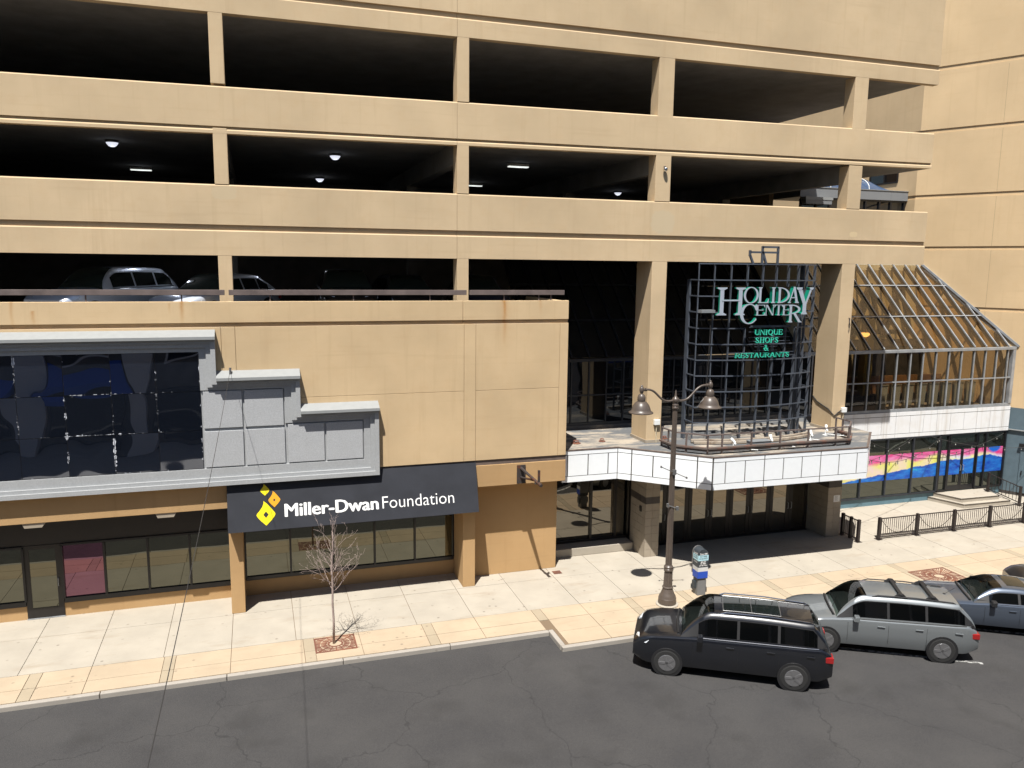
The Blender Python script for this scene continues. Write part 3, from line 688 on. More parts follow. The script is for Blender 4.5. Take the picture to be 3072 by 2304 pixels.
# hairline joint on the slanted wall
jt = A0 - TD*1.59
for z0, z1 in ((4.25, 8.75), (8.95, 11.67), (11.87, 14.20), (14.42, 17.3), (17.6, 20.2)):
    m = MB(); a = jt - TD*0.006; b = jt + TD*0.006; o1 = Vector((-0.8779, -0.4789, 0))*0.003
    m.hexa([(*(a+o1).xy, z0), (*(b+o1).xy, z0), (*b.xy, z0), (*a.xy, z0), (*(a+o1).xy, z1), (*(b+o1).xy, z1), (*b.xy, z1), (*a.xy, z1)]); m.build('joint', M['towerjoint'], TW)
m = MB(); m.box(31.86, 31.909, 8.18, 10.2, 15.13, 15.21); m.box(31.86, 31.909, 8.18, 10.2, 16.2, 16.27)
for y in (8.20, 9.13, 10.15): m.box(31.865, 31.909, y-0.04, y+0.04, 15.211, 16.199)
wf = m.build('window', M['bronze'], TW)
for y in (8.66, 9.62): B('pane', M['dark'], wf, (31.88, 31.907, y-0.44, y+0.46, 15.211, 16.199))

# skywalk between garage and tower
SK = thing('skywalk', (28, 8.5, 12.5), 'enclosed skywalk with blue barrel glass roof joining garage and tower', 'skywalk')
B('fascia', M['greybox'], SK, (25.4, 30.845, 7.415, 9.8, 14.155, 14.615)); B('fascia', M['greybox'], SK, (30.855, 31.905, 7.415, 9.8, 14.155, 14.615))
B('cap', M['coping'], SK, (25.4, 31.905, 7.385, 7.5, 14.616, 14.645)); B('floor', M['bronze'], SK, (25.4, 31.90, 7.43, 9.8, 12.0, 12.25))
window_strip(SK, [25.5, 26.4, 27.2, 28.2, 29.35, 30.2, 30.9, 31.75], 7.53, 12.25, 14.153, M['frame'], M['dark'], 0.09, 0.1)
B('roof_kerb', M['coping'], SK, (25.42, 27.0, 7.0, 7.38, 14.0, 14.13)); B('roof_kerb', M['greybox'], SK, (25.45, 26.95, 7.02, 7.38, 13.80, 13.999))
prof = [(7.44+2.3*(1-math.cos(PI*k/12))/2, 14.646+0.64*math.sin(PI*k/12)) for k in range(13)]
m = MB()
vs = [(25.4, y, z) for y, z in prof]+[(29.7, y, z) for y, z in prof]+[(30.85, 7.44+(y-7.44)*0.96, 14.646+(z-14.646)*0.05) for y, z in prof]
f = [(r*13+i, r*13+i+1, (r+1)*13+i+1, (r+1)*13+i) for r in range(2) for i in range(12)]
m.add(vs, f); m.build('vault', M['vault'], SK, smooth=True)
for k in range(6):
    x = 25.6+k*0.775
    m = MB(); m.tube([(x, y-0.012, z+0.012) for y, z in prof], 0.022, 5); m.build('rib', M['whitebox'], SK)

# ------------------------------------------------------------------ restaurant with the sloped glass roof
RB = thing('restaurant_building', (26, 4, 0), 'glass fronted restaurant with sloped glass roof between garage and tower', 'building')
GY = 2.53
def zs(y): return 7.15+0.967*(y-2.5)
def ywall(x): return 2.38+(34.40-x)/0.5455
def xwall(y): return 34.40-(y-2.38)*0.5455
mx = [25.06, 25.84, 26.61, 27.37, 28.13, 28.84, 29.59, 30.34, 31.08, 31.82, 32.52, 33.19, 33.88]
x = 25.06; left = []
while x > 10.6: x -= 0.745; left.append(x)
allx = sorted(left)+mx
YT = 6.41
rowsY = [2.50, 3.89, 5.33, YT]
XB = 22.35
def lit(x): return x > XB-0.05  # left of XB the garage's shade is put into bar and pane colour
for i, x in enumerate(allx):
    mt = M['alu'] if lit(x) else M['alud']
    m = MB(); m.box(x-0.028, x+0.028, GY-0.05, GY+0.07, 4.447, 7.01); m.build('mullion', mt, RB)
    yt = min(YT, ywall(x)-0.03)
    if yt > 2.65:
        m = MB(); m.bar((x, 2.50, zs(2.50)+0.03), (x, yt, zs(yt)+0.03), 0.055, 0.07, (0, -0.69, 0.72)); m.build('glazing_bar', mt, RB)
        if lit(x):
            m = MB(); m.bar((x, 2.65, zs(2.65)-0.13), (x, yt, zs(yt)-0.13), 0.075, 0.16, (0, -0.69, 0.72)); m.build('rafter', M['rafter'], RB)
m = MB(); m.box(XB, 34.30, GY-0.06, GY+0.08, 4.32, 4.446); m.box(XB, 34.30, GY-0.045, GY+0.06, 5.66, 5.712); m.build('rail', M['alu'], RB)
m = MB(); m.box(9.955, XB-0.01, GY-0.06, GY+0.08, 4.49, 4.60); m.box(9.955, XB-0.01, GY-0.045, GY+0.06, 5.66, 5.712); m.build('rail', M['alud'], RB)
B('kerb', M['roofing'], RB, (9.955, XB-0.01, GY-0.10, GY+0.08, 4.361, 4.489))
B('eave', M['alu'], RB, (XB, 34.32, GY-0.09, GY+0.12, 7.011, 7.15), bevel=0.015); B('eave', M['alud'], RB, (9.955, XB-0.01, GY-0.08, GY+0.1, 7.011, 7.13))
for y in rowsY[1:3]:
    for a, b, mt in ((9.955, XB-0.01, M['alud']), (XB, xwall(y), M['alu'])):
        m = MB(); m.bar((a, y, zs(y)+0.035), (b, y, zs(y)+0.035), 0.05, 0.07, (0, -0.69, 0.72)); m.build('glazing_bar', mt, RB)
m = MB(); m.bar((34.40, 2.40, 7.17), (xwall(YT)-0.05, YT, zs(YT)+0.06), 0.14, 0.10); m.build('flashing', M['alu'], RB)
m = MB(); m.bar((34.46, 2.43, 7.23), (xwall(YT)+0.01, YT+0.03, zs(YT)+0.14), 0.05, 0.06); m.build('flashing', M['frame'], RB)
xs2 = [9.97]+allx
for a, b in zip(xs2[:-1], xs2[1:]):
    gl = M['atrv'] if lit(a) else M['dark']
    for z0, z1 in ((4.448, 5.659), (5.713, 7.01)):
        B('pane', gl, RB, (a+0.026, b-0.026, GY-0.006, GY+0.004, z0, z1))
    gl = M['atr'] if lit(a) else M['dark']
    for y0, y1 in zip(rowsY[:-1], rowsY[1:]):
        ya, yb = min(y1, ywall(a)), min(y1, ywall(b))
        if yb <= y0+0.05 and ya <= y0+0.05: continue
        q = [(a+0.02, y0+0.02), (b-0.02, y0+0.02)]
        if yb > y0+0.05: q += [(b-0.02, yb-0.02), (a+0.02, ya-0.02)]
        else: q = [(a+0.02, y0+0.02), (min(b-0.02, xwall(y0)), y0+0.02), (a+0.02, ya-0.02)]
        m = MB(); m.prism([(u, v) for u, v in q], lambda u, v, s: (u, v, zs(v)+(0.01 if s else 0.0))); m.build('pane', gl, RB)
B('corner_post', M['alu'], RB, (34.14, 34.31, GY-0.08, GY+0.1, 4.447, 7.01))
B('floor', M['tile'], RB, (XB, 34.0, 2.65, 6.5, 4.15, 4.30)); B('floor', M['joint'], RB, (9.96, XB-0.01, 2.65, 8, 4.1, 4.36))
B('interior_wall', M['inwall'], RB, (XB, 32.1, 6.50, 6.65, 4.301, 11.0)); B('interior_wall', M['inwall'], RB, (XB-0.15, XB-0.01, 2.66, 6.499, 4.37, 10.8))
B('interior_wall', M['curtain'], RB, (27.9, 31.9, 5.6, 5.7, 4.301, 6.95)); B('interior_beam', M['rafter'], RB, (XB, 31.9, 5.58, 5.8, 6.951, 7.3))
B('interior_column', M['olive'], RB, (27.2, 27.65, 4.3, 4.7, 4.301, 8.4))
B('interior_wall', M['wood'], RB, (24.6, 26.2, 6.35, 6.49, 5.2, 6.4))
for k in range(4):
    x0 = 24.2+k*1.85
    m = MB(); m.bar((x0, 6.2, 7.5), (x0+0.95, 6.2, 10.0), 0.14, 0.2, (0, 1, 0)); m.bar((x0+1.85, 6.18, 7.5), (x0+0.95, 6.18, 10.0), 0.14, 0.2, (0, 1, 0)); m.build('truss_brace', M['rafter'], RB)
m = MB(); m.bar((24.2, 6.16, 8.4), (31.6, 6.16, 8.4), 0.10, 0.06, (0, 1, 0)); m.build('track_rail', M['frame'], RB)
# fascia band of the upper floor
B('fascia_core', M['joint'], RB, (9.96, 34.29, 2.445, 2.60, 3.13, 4.319))
jx = [23.0, 23.62, 24.40, 25.17, 25.94, 26.72, 27.51, 28.32, 29.10, 29.87, 30.67, 31.48, 32.25, 33.06, 33.83, 34.29]
majors = [23.0, 25.17, 27.51, 29.87, 32.25, 34.29]
for a, b in zip(jx[:-1], jx[1:]): B('fascia_panel', M['panel2'], RB, (a+0.011, b-0.011, 2.425, 2.446, 3.32, 4.115))
for a, b in zip(majors[:-1], majors[1:]):
    B('fascia_panel', M['panel2'], RB, (a+0.011, b-0.011, 2.425, 2.446, 4.14, 4.315)); B('fascia_panel', M['panel2'], RB, (a+0.011, b-0.011, 2.425, 2.446, 3.133, 3.298))
# ground floor shop front with the painted film band
B('plinth', M['tealb'], RB, (21.0, 34.19, 2.5, 2.8, 0, 0.37))
mural, n, p, o = new_mat('mural_film')
X_, Y_, Z_ = sep(n, pos(n)); P_ = pos(n)
u = rng(n, X_, 24.8, 34.2); v = rng(n, Z_, 1.15, 2.35)
def curve_of(pts):
    r = n.nodes.new('ShaderNodeValToRGB'); r.color_ramp.interpolation = 'B_SPLINE'
    while len(r.color_ramp.elements) < len(pts): r.color_ramp.elements.new(0.5)
    for e_, (px_, pv_) in zip(r.color_ramp.elements, pts): e_.position = px_; e_.color = (pv_, pv_, pv_, 1)
    n.links.new(u, r.inputs[0]); return r.outputs[0]
def X2(x): return (x-24.8)/9.4
blue = curve_of([(0, 0.0), (X2(26.1), 0.16), (X2(27.2), 0.24), (X2(28.6), 0.42), (X2(29.6), 0.46), (X2(30.4), 0.60), (X2(31.3), 0.60), (X2(32.2), 0.56), (X2(33.0), 0.74), (X2(33.5), 0.66), (1, 0.52)])
pink = curve_of([(0, 0.58), (X2(26.3), 0.66), (X2(27.3), 0.72), (X2(28.4), 0.88), (X2(28.75), 0.62), (X2(29.4), 0.78), (X2(30.1), 0.99), (X2(30.6), 0.84), (X2(31.6), 0.80), (X2(32.3), 0.74), (X2(33.0), 0.88), (1, 0.64)])
nz = mth(n, 'SUBTRACT', noise(n, P_, 3.5, 6, 0.65), 0.5)
vv = mth(n, 'ADD', v, mth(n, 'MULTIPLY', nz, 0.16))
db = mth(n, 'SUBTRACT', vv, blue); dp = mth(n, 'SUBTRACT', vv, pink)
nb = noise(n, scaled(n, P_, (0.7, 1, 2.0)), 2.2, 5, 0.65)
bcol = mixc(n, rng(n, nb, 0.35, 0.65), (0.006, 0.035, 0.34), (0.02, 0.19, 0.58))
bcol = mixc(n, rng(n, nb, 0.66, 0.72), bcol, (0.05, 0.62, 0.35))
ycol = mixc(n, rng(n, noise(n, P_, 1.1, 4), 0.4, 0.62), (0.66, 0.66, 0.16), (0.70, 0.55, 0.50))
ycol = mixc(n, rng(n, X_, 30.0, 31.2), ycol, mixc(n, rng(n, nb, 0.4, 0.6), (0.55, 0.55, 0.80), (0.70, 0.74, 0.30)))
pcol = mixc(n, rng(n, nb, 0.35, 0.68), (0.62, 0.03, 0.19), (0.66, 0.22, 0.44))
c = mixc(n, rng(n, db, -0.015, 0.02), bcol, ycol)
c = mixc(n, rng(n, dp, -0.10, 0.03), c, pcol)
c = mixc(n, rng(n, db, -0.015, 0.02), bcol, c)
dx = mth(n, 'DIVIDE', mth(n, 'SUBTRACT', X_, 33.6), 0.42); dz = mth(n, 'DIVIDE', mth(n, 'SUBTRACT', Z_, 2.37), 0.30)
dd = mth(n, 'ADD', mth(n, 'ADD', mth(n, 'MULTIPLY', dx, dx), mth(n, 'MULTIPLY', dz, dz)), mth(n, 'MULTIPLY', nz, 0.8))
c = mixc(n, rng(n, dd, 0.6, 1.1), (0.01, 0.12, 0.55), c)
n.links.new(c, p.inputs['Base Color']); p.inputs['Roughness'].default_value = 0.35
M['mural'] = mural
shopx = [21.1, 22.9, 24.35, 25.77, 27.18, 28.66, 30.17]
SW = window_strip(RB, shopx, 2.5, 0.37, 3.128, M['alud'], M['rest'], 0.07, 0.05)
def film(a, b, par, y=2.478): B('mural_film', M['mural'], par, (a, b, y, y+0.004, 1.15, 2.35))
for a, b in zip(shopx[2:-1], shopx[3:]): film(a+0.036, b-0.036, SW)
SW2 = window_strip(RB, [30.24, 30.74], 2.5, 0.37, 3.128, M['frame'], M['rest'], 0.08, 0.06); film(30.285, 30.695, SW2)
SW3 = window_strip(RB, [32.48, 32.98, 34.17], 2.5, 0.37, 3.128, M['frame'], M['rest'], 0.08, 0.06); film(32.525, 32.935, SW3); film(33.025, 34.125, SW3)
D1 = glass_door(RB, 30.79, 31.60, 2.5, 0.38, 2.52, 0.075, 0.24, 0.07, M['frame'], M['rest'], 31.53); film(30.87, 31.52, D1, 2.462)
D2 = glass_door(RB, 31.615, 32.43, 2.5, 0.38, 2.52, 0.075, 0.24, 0.07, M['frame'], M['rest'], 31.70); film(31.70, 32.35, D2, 2.462)
SW4 = window_strip(RB, [30.79, 32.43], 2.5, 2.522, 3.128, M['frame'], M['rest'], 0.08, 0.12)
# restaurant furniture seen through the upper glass
words = ('leftmost', 'second', 'third', 'fourth', 'fifth', 'sixth', 'seventh', 'rightmost')
for k in range(8):
    x0 = 26.95+k*0.74
    t = thing('booth_screen', (x0+0.3, 3.25, 4.30), '%s cream tapering booth screen in the row behind the upper restaurant glass' % words[k], 'booth screen', 'cream booth screens behind the restaurant glass')
    m = MB(); m.prism([(x0+0.08, 4.302), (x0+0.54, 4.302), (x0+0.62, 5.44), (x0, 5.44)], lambda u, v, s: (u, 3.1+0.1*s, v)); m.build('panel', M['cream'], t)
    B('ledge', M['inwall'], t, (x0-0.01, x0+0.63, 3.07, 3.23, 5.441, 5.48))
for k in range(4):
    x0 = 26.6+k*1.48
    t = thing('booth_bench', (x0+0.6, 4.6, 4.30), '%s orange wood bench behind the cream booth screens' % ('leftmost', 'second', 'third', 'rightmost')[k], 'bench', 'wood benches behind the cream screens')
    B('backrest', M['wood'], t, (x0, x0+1.28, 4.75, 4.85, 4.302, 5.62)); B('seat', M['curtain'], t, (x0, x0+1.28, 4.3, 4.749, 4.302, 4.78))
for x0, y0, lb in ((24.9, 3.7, 'white topped table nearest the upper glass, beside the tan column'), (26.2, 4.4, 'white topped table farther back, beside the olive column')):
    t = thing('dining_table', (x0, y0, 4.30), lb, 'table')
    B('table_top', M['cream'], t, (x0-0.5, x0+0.5, y0-0.35, y0+0.35, 5.05, 5.09)); B('pedestal', M['frame'], t, (x0-0.05, x0+0.05, y0-0.05, y0+0.05, 4.33, 5.049)); B('foot', M['frame'], t, (x0-0.25, x0+0.25, y0-0.25, y0+0.25, 4.302, 4.329))
    tag(B('menu_card', M['white'], None, (x0+0.05, x0+0.22, y0-0.05, y0-0.02, 5.092, 5.32)), 'white card standing on the %s table behind the glass' % ('nearer' if y0 < 4 else 'farther'), 'card')
for k, (x0, y0) in enumerate(((24.1, 3.8), (25.5, 5.0))):
    t = thing('dining_chair', (x0, y0, 4.30), ('wooden chair at the near table behind the glass', 'wooden chair at the far table under the wood panel')[k], 'chair')
    B('seat', M['wood'], t, (x0-0.2, x0+0.2, y0-0.2, y0+0.2, 4.74, 4.78)); B('backrest', M['wood'], t, (x0-0.2, x0-0.16, y0-0.2, y0+0.2, 4.781, 5.25))
    for sx in (-0.17, 0.17):
        for sy in (-0.17, 0.17): B('leg', M['frame'], t, (x0+sx-0.02, x0+sx+0.02, y0+sy-0.02, y0+sy+0.02, 4.302, 4.739))
t = thing('pendant_lamp', (26.95, 4.1, 7.75), 'glowing amber bowl lamp hanging inside the sloped glass', 'lamp')
m = MB(); m.lathe([(0.05, -0.16), (0.17, -0.08), (0.22, 0.02), (0.215, 0.03)], (26.95, 4.1, 7.75), 14); m.build('shade', M['glow'], t, smooth=True)
m = MB(); m.tube([(26.95, 4.1, 7.78), (26.95, 4.1, zs(4.1)-0.3)], 0.012, 5); m.build('stem', M['frame'], t)

# ------------------------------------------------------------------ white entrance canopy
CP = thing('entrance_canopy', (16, 0, 3.2), 'white panelled entrance canopy with zigzag front over the doors', 'canopy')
V = [(9.985, -0.83), (12.13, -0.83), (14.60, -3.10), (20.90, -3.20), (22.95, -1.05), (22.93, 2.42), (9.985, 2.42)]
m = MB(); m.prism(V, lambda u, v, s: (u, v, 3.21 if s == 0 else 4.335)); m.build('core', M['joint'], CP)
Vi = V
m = MB(); m.prism([(9.99, -0.80), (12.14, -0.80), (14.61, -3.07), (20.89, -3.17), (22.92, -1.04), (22.91, 2.425), (9.99, 2.425)], lambda u, v, s: (u, v, 4.336 if s == 0 else 4.36)); m.build('roof', M['roofing'], CP)
def facade_seg(P, Q, mids, majors, wmat, ends=0.004):
    P = Vector((*P, 0)); Q = Vector((*Q, 0)); L = (Q-P).length; u = (Q-P)/L; nn = Vector((u.y, -u.x, 0))
    def pan(a, b, z0, z1, th=0.022):
        c = [P+u*a+nn*0.001, P+u*b+nn*0.001]; d = [c[1]+nn*th, c[0]+nn*th]
        m = MB(); m.hexa([(*c[0].xy, z0), (*c[1].xy, z0), (*d[0].xy, z0), (*d[1].xy, z0), (*c[0].xy, z1), (*c[1].xy, z1), (*d[0].xy, z1), (*d[1].xy, z1)][::1])
        o = m.build('fascia_panel', wmat, CP)
    g = 0.02
    for a, b in zip(mids[:-1], mids[1:]): pan(a+g, b-g, 3.435, 4.165)
    for a, b in zip(majors[:-1], majors[1:]): pan(a+g, b-g, 4.19, 4.325); pan(a+g, b-g, 3.215, 3.41)
    m = MB(); a, b = P-u*0.01+nn*0.0, Q+u*0.01
    m.hexa([(*(a-nn*0.05).xy, 4.3355), (*(b-nn*0.05).xy, 4.3355), (*(b+nn*0.035).xy, 4.3355), (*(a+nn*0.035).xy, 4.3355), (*(a-nn*0.05).xy, 4.368), (*(b-nn*0.05).xy, 4.368), (*(b+nn*0.035).xy, 4.368), (*(a+nn*0.035).xy, 4.368)]); m.build('edge_flashing', M['strip'], CP)
facade_seg(V[0], V[1], [0, 0.23, 1.0, 1.77, 2.14], [0, 2.14], M['panel'])
facade_seg(V[1], V[2], [0, 0.52, 1.29, 2.06, 2.83, 3.35], [0, 0.52, 2.83, 3.35], M['panel'])
facade_seg(V[2], V[3], [0, 0.47, 1.24, 2.0, 2.77, 3.53, 4.30, 5.08, 5.85, 6.30], [0, 2.0, 4.30, 6.30], M['panel'])
facade_seg(V[3], V[4], [0, 0.4, 1.17, 1.94, 2.70, 2.96], [0, 0.4, 2.70, 2.96], M['panel'])
for x0, y0, lb in ((10.9, 0.1, 'larger rusty roof drain on the canopy beside the tan wall'), (11.95, 0.15, 'small rusty roof drain on the canopy left of the tan column'), (14.4, -0.05, 'rusty roof drain right of the first tan column')):
    t = thing('roof_drain', (x0, y0, 4.36), lb, 'roof drain')
    r = 0.17 if 'larger' in lb else 0.12
    m = MB(); m.lathe([(r, 0.0), (r*1.05, 0.02), (r*0.75, 0.03)], (x0, y0, 4.361), 14); m.build('flange', M['grate'], t)
    for k in range(8):
        a = k*PI/4; m = MB(); m.tube([(x0+r*0.7*math.cos(a), y0+r*0.7*math.sin(a), 4.392), (x0+r*0.55*math.cos(a), y0+r*0.55*math.sin(a), 4.46), (x0, y0, 4.48)], 0.012, 4); m.build('dome_bar', M['grate'], t)
# shop fronts below the canopy
EF = thing('entrance_storefront', (17, 0.6, 0), 'row of dark glass entrance doors under the white canopy', 'shop front')
cx = [14.05, 14.95, 15.92, 16.86, 17.78, 18.71, 19.66, 20.60, 21.50]
for i in range(8):
    glass_door(EF, cx[i]+0.012, cx[i+1]-0.012, 0.62, 0.015, 2.45, 0.145, 0.10, 0.12, M['bronze'], M['door'], cx[i+1]-0.08 if i % 2 == 0 else cx[i]+0.08)
B('header', M['bronze'], EF, (14.0, 21.52, 0.56, 0.7, 2.452, 3.209)); B('threshold', M['bronze'], EF, (14.0, 21.52, 0.5, 0.7, 0, 0.014))
CE = thing('corner_entrance', (11.7, 1.0, 0), 'dark glass corner entrance with one pale step, left of the tiled pier', 'shop front')
B('step', M['con'], CE, (9.975, 13.44, 0.33, 0.99, 0.001, 0.30), bevel=0.015)
window_strip(CE, [9.99, 11.93, 12.95, 13.55], 1.0, 0.30, 3.209, M['bronze'], M['door'], 0.09, 0.06)
B('side_wall', M['bronze'], CE, (13.55, 14.04, 0.72, 1.05, 0, 3.209))
def pier(x0, x1, lb):
    t = thing('tiled_pier', ((x0+x1)/2, 0.1, 0), lb, 'pier')
    B('core', M['joint'], t, (x0+0.012, x1-0.012, -0.488, 0.69, 0, 3.208))
    zz = [0.004, 0.28, 0.58, 0.885, 1.19, 1.485, 1.77, 2.045, 2.30, 2.61, 2.91, 3.208]
    xm = (x0+x1)/2
    for k, (a, b) in enumerate(zip(zz[:-1], zz[1:])):
        mt = M['tiledark'] if k == 7 else M['tile']
        xs = [x0, xm, x1] if k % 2 else [x0, x0+(x1-x0)*0.48, x1]
        ys = [-0.5, -0.1, 0.3, 0.7] if k % 2 else [-0.5, -0.3, 0.1, 0.5, 0.7]
        for c, d in zip(xs[:-1], xs[1:]): B('tile', mt, t, (c+0.004, d-0.004, -0.5, -0.4885, a+0.004, b-0.004))
        for c, d in zip(ys[:-1], ys[1:]): B('tile', mt, t, (x0, x0+0.0115, c+(0.004 if c > -0.5 else 0.0), d-0.004, a+0.004, b-0.004))
    return t
PR1 = pier(13.48, 14.07, 'tan tiled pier with a dark band and lit foot, left of the doors')
B('card_reader', M['frame'], PR1, (13.455, 13.479, -0.22, -0.06, 1.68, 1.88))
PR2 = pier(21.60, 22.25, 'tan tiled pier with a white notice, right of the doors')
nb_ = B('notice', M['white'], PR2, (21.88, 22.17, -0.512, -0.5005, 1.44, 1.71))
for k in range(5): B('printed_line', M['ink'], nb_, (21.92, 22.08-0.02*(k % 2), -0.5135, -0.5121, 1.66-k*0.04, 1.668-k*0.04))

# ------------------------------------------------------------------ curved lattice with the sign letters
LT = thing('lattice_screen', (17.5, -1.0, 4.36), 'curved grey metal lattice carrying the sign letters, standing on the canopy roof', 'lattice')
def ly(x): return 6.03-math.sqrt(7.3**2-(x-17.5)**2)
LX = [15.07, 15.61, 16.21, 16.83, 17.45, 18.04, 18.60, 19.11, 19.58, 20.05]
ZR = [10.84-0.574*k for k in range(11)]
def fin(x, z0, z1, lean=0.0):
    a = (x-17.5)/7.3; d = Vector((a, -math.sqrt(1-a*a), 0)); s = Vector((-d.y, d.x, 0)); c = Vector((x, ly(x), 0))
    p = [c+d*0.015+s*0.018, c+d*0.015-s*0.018, c-d*0.085-s*0.018, c-d*0.085+s*0.018]
    m = MB(); m.hexa([(*q.xy, z0) for q in p]+[(*q.xy, z1) for q in p]); m.build('upright', M['lattice'], LT)
for i, x in enumerate(LX):
    if 3 <= i <= 7:
        fin(x, ZR[2]+0.35, 10.86); fin(x, 4.37, ZR[4]+0.03)
    elif i == 2: fin(x, 4.37, 10.86)
    else: fin(x, 4.37, 10.86)
for px_ in ((15.13, -0.10), (20.12, 0.02)):
    m = MB(); m.box(px_[0]-0.03, px_[0]+0.03, px_[1]-0.1, px_[1]+0.1, 4.37, ZR[1 if px_[0] < 16 else 0]); m.build('upright', M['lattice'], LT)
def ring(z, xa, xb, ret_l=True, ret_r=True, k=0):
    pts = []
    if ret_l: pts.append((15.13, -0.10))
    n = 24
    pts += [(xa+(xb-xa)*i/n, ly(xa+(xb-xa)*i/n)-0.028) for i in range(n+1)]
    if ret_r: pts.append((20.12, 0.02))
    m = MB()
    w_ = 0.02; vs = []; fs = []
    for i, (x, y) in enumerate(pts):
        a, b = Vector((*pts[max(i-1, 0)], 0)), Vector((*pts[min(i+1, len(pts)-1)], 0)); t = (b-a).normalized(); nn = Vector((-t.y, t.x, 0))
        for du, dz in ((-1, -1), (1, -1), (1, 1), (-1, 1)): vs.append((x+nn.x*w_*du, y+nn.y*w_*du, z+0.021*dz))
    N = len(pts)
    for i in range(N-1):
        for j in range(4): fs.append((i*4+j, i*4+(j+1) % 4, (i+1)*4+(j+1) % 4, (i+1)*4+j))
    fs += [(0, 3, 2, 1), ((N-1)*4, (N-1)*4+1, (N-1)*4+2, (N-1)*4+3)]
    m.add(vs, fs); m.build('ring', M['lattice'], LT)
for k, z in enumerate(ZR):
    if k in (2, 3):
        ring(z, 15.07, 15.95, True, False); ring(z, 19.75, 20.05, False, True)
    elif k == 4:
        ring(z, 15.07, 16.75, True, False); ring(z, 19.0, 20.05, False, True)
    else: ring(z, 15.07, 20.05, k > 0, True)
for r_, z0, z1, nm in ((0.10, 4.40, 4.50, 0), (0.30, 4.39, 4.47, 1)):
    pts = [(15.0+5.15*i/24, ly(15.0+5.15*i/24)-r_) for i in range(25)]
    for i in range(0, 24, 4):
        m = MB()
        for j in range(i, i+4): m.bar((*pts[j], (z0+z1)/2), (*pts[j+1], (z0+z1)/2), 0.13, z1-z0)
        m.build('base_timber', M['timber'], LT)
m = MB()
for x0, z0, x1, z1 in ((17.39, 10.86, 17.39, 11.46), (18.04, 10.86, 18.04, 11.46), (17.36, 11.45, 18.07, 11.45), (16.87, 11.26, 18.03, 11.26), (16.87, 11.12, 16.87, 11.33), (16.88, 11.15, 17.02, 10.86), (17.42, 11.24, 17.56, 10.86)):
    m.bar((x0, -1.22, z0), (x1, -1.22, z1), 0.07, 0.07, (0, 1, 0))
m.build('top_bracket', M['lattice'], LT)
m = MB(); m.box(14.98, 15.52, -1.3, -1.05, 9.12, 9.22); m.build('light_box', M['greybox'], LT)
m = MB(); m.tube([(15.08, -1.12, 9.12), (15.05, -1.1, 8.9), (15.14, -1.1, 8.65)], 0.008, 5); m.tube([(15.49, -1.1, 9.1), (15.46, -1.1, 7.3), (15.42, -1.1, 6.3)], 0.012, 5); m.build('conduit', M['cable'], LT)
m = MB()
for z in (8.58, 8.42, 8.22, 8.08): m.bar((16.95, ly(17.0)-0.05, z), (18.75, ly(18.6)-0.05, z), 0.02, 0.02)
for z in (7.88, 7.74): m.bar((17.2, ly(17.2)-0.05, z), (18.2, ly(18.2)-0.05, z), 0.02, 0.02)
for z in (7.66, 7.54): m.bar((16.2, ly(16.2)-0.06, z), (19.0, ly(19)-0.06, z), 0.02, 0.02)
m.bar((17.0, ly(17)-0.05, 8.62), (18.75, ly(18.6)-0.05, 8.62), 0.05, 0.06)
m.build('letter_bracket', M['lattice'], LT)

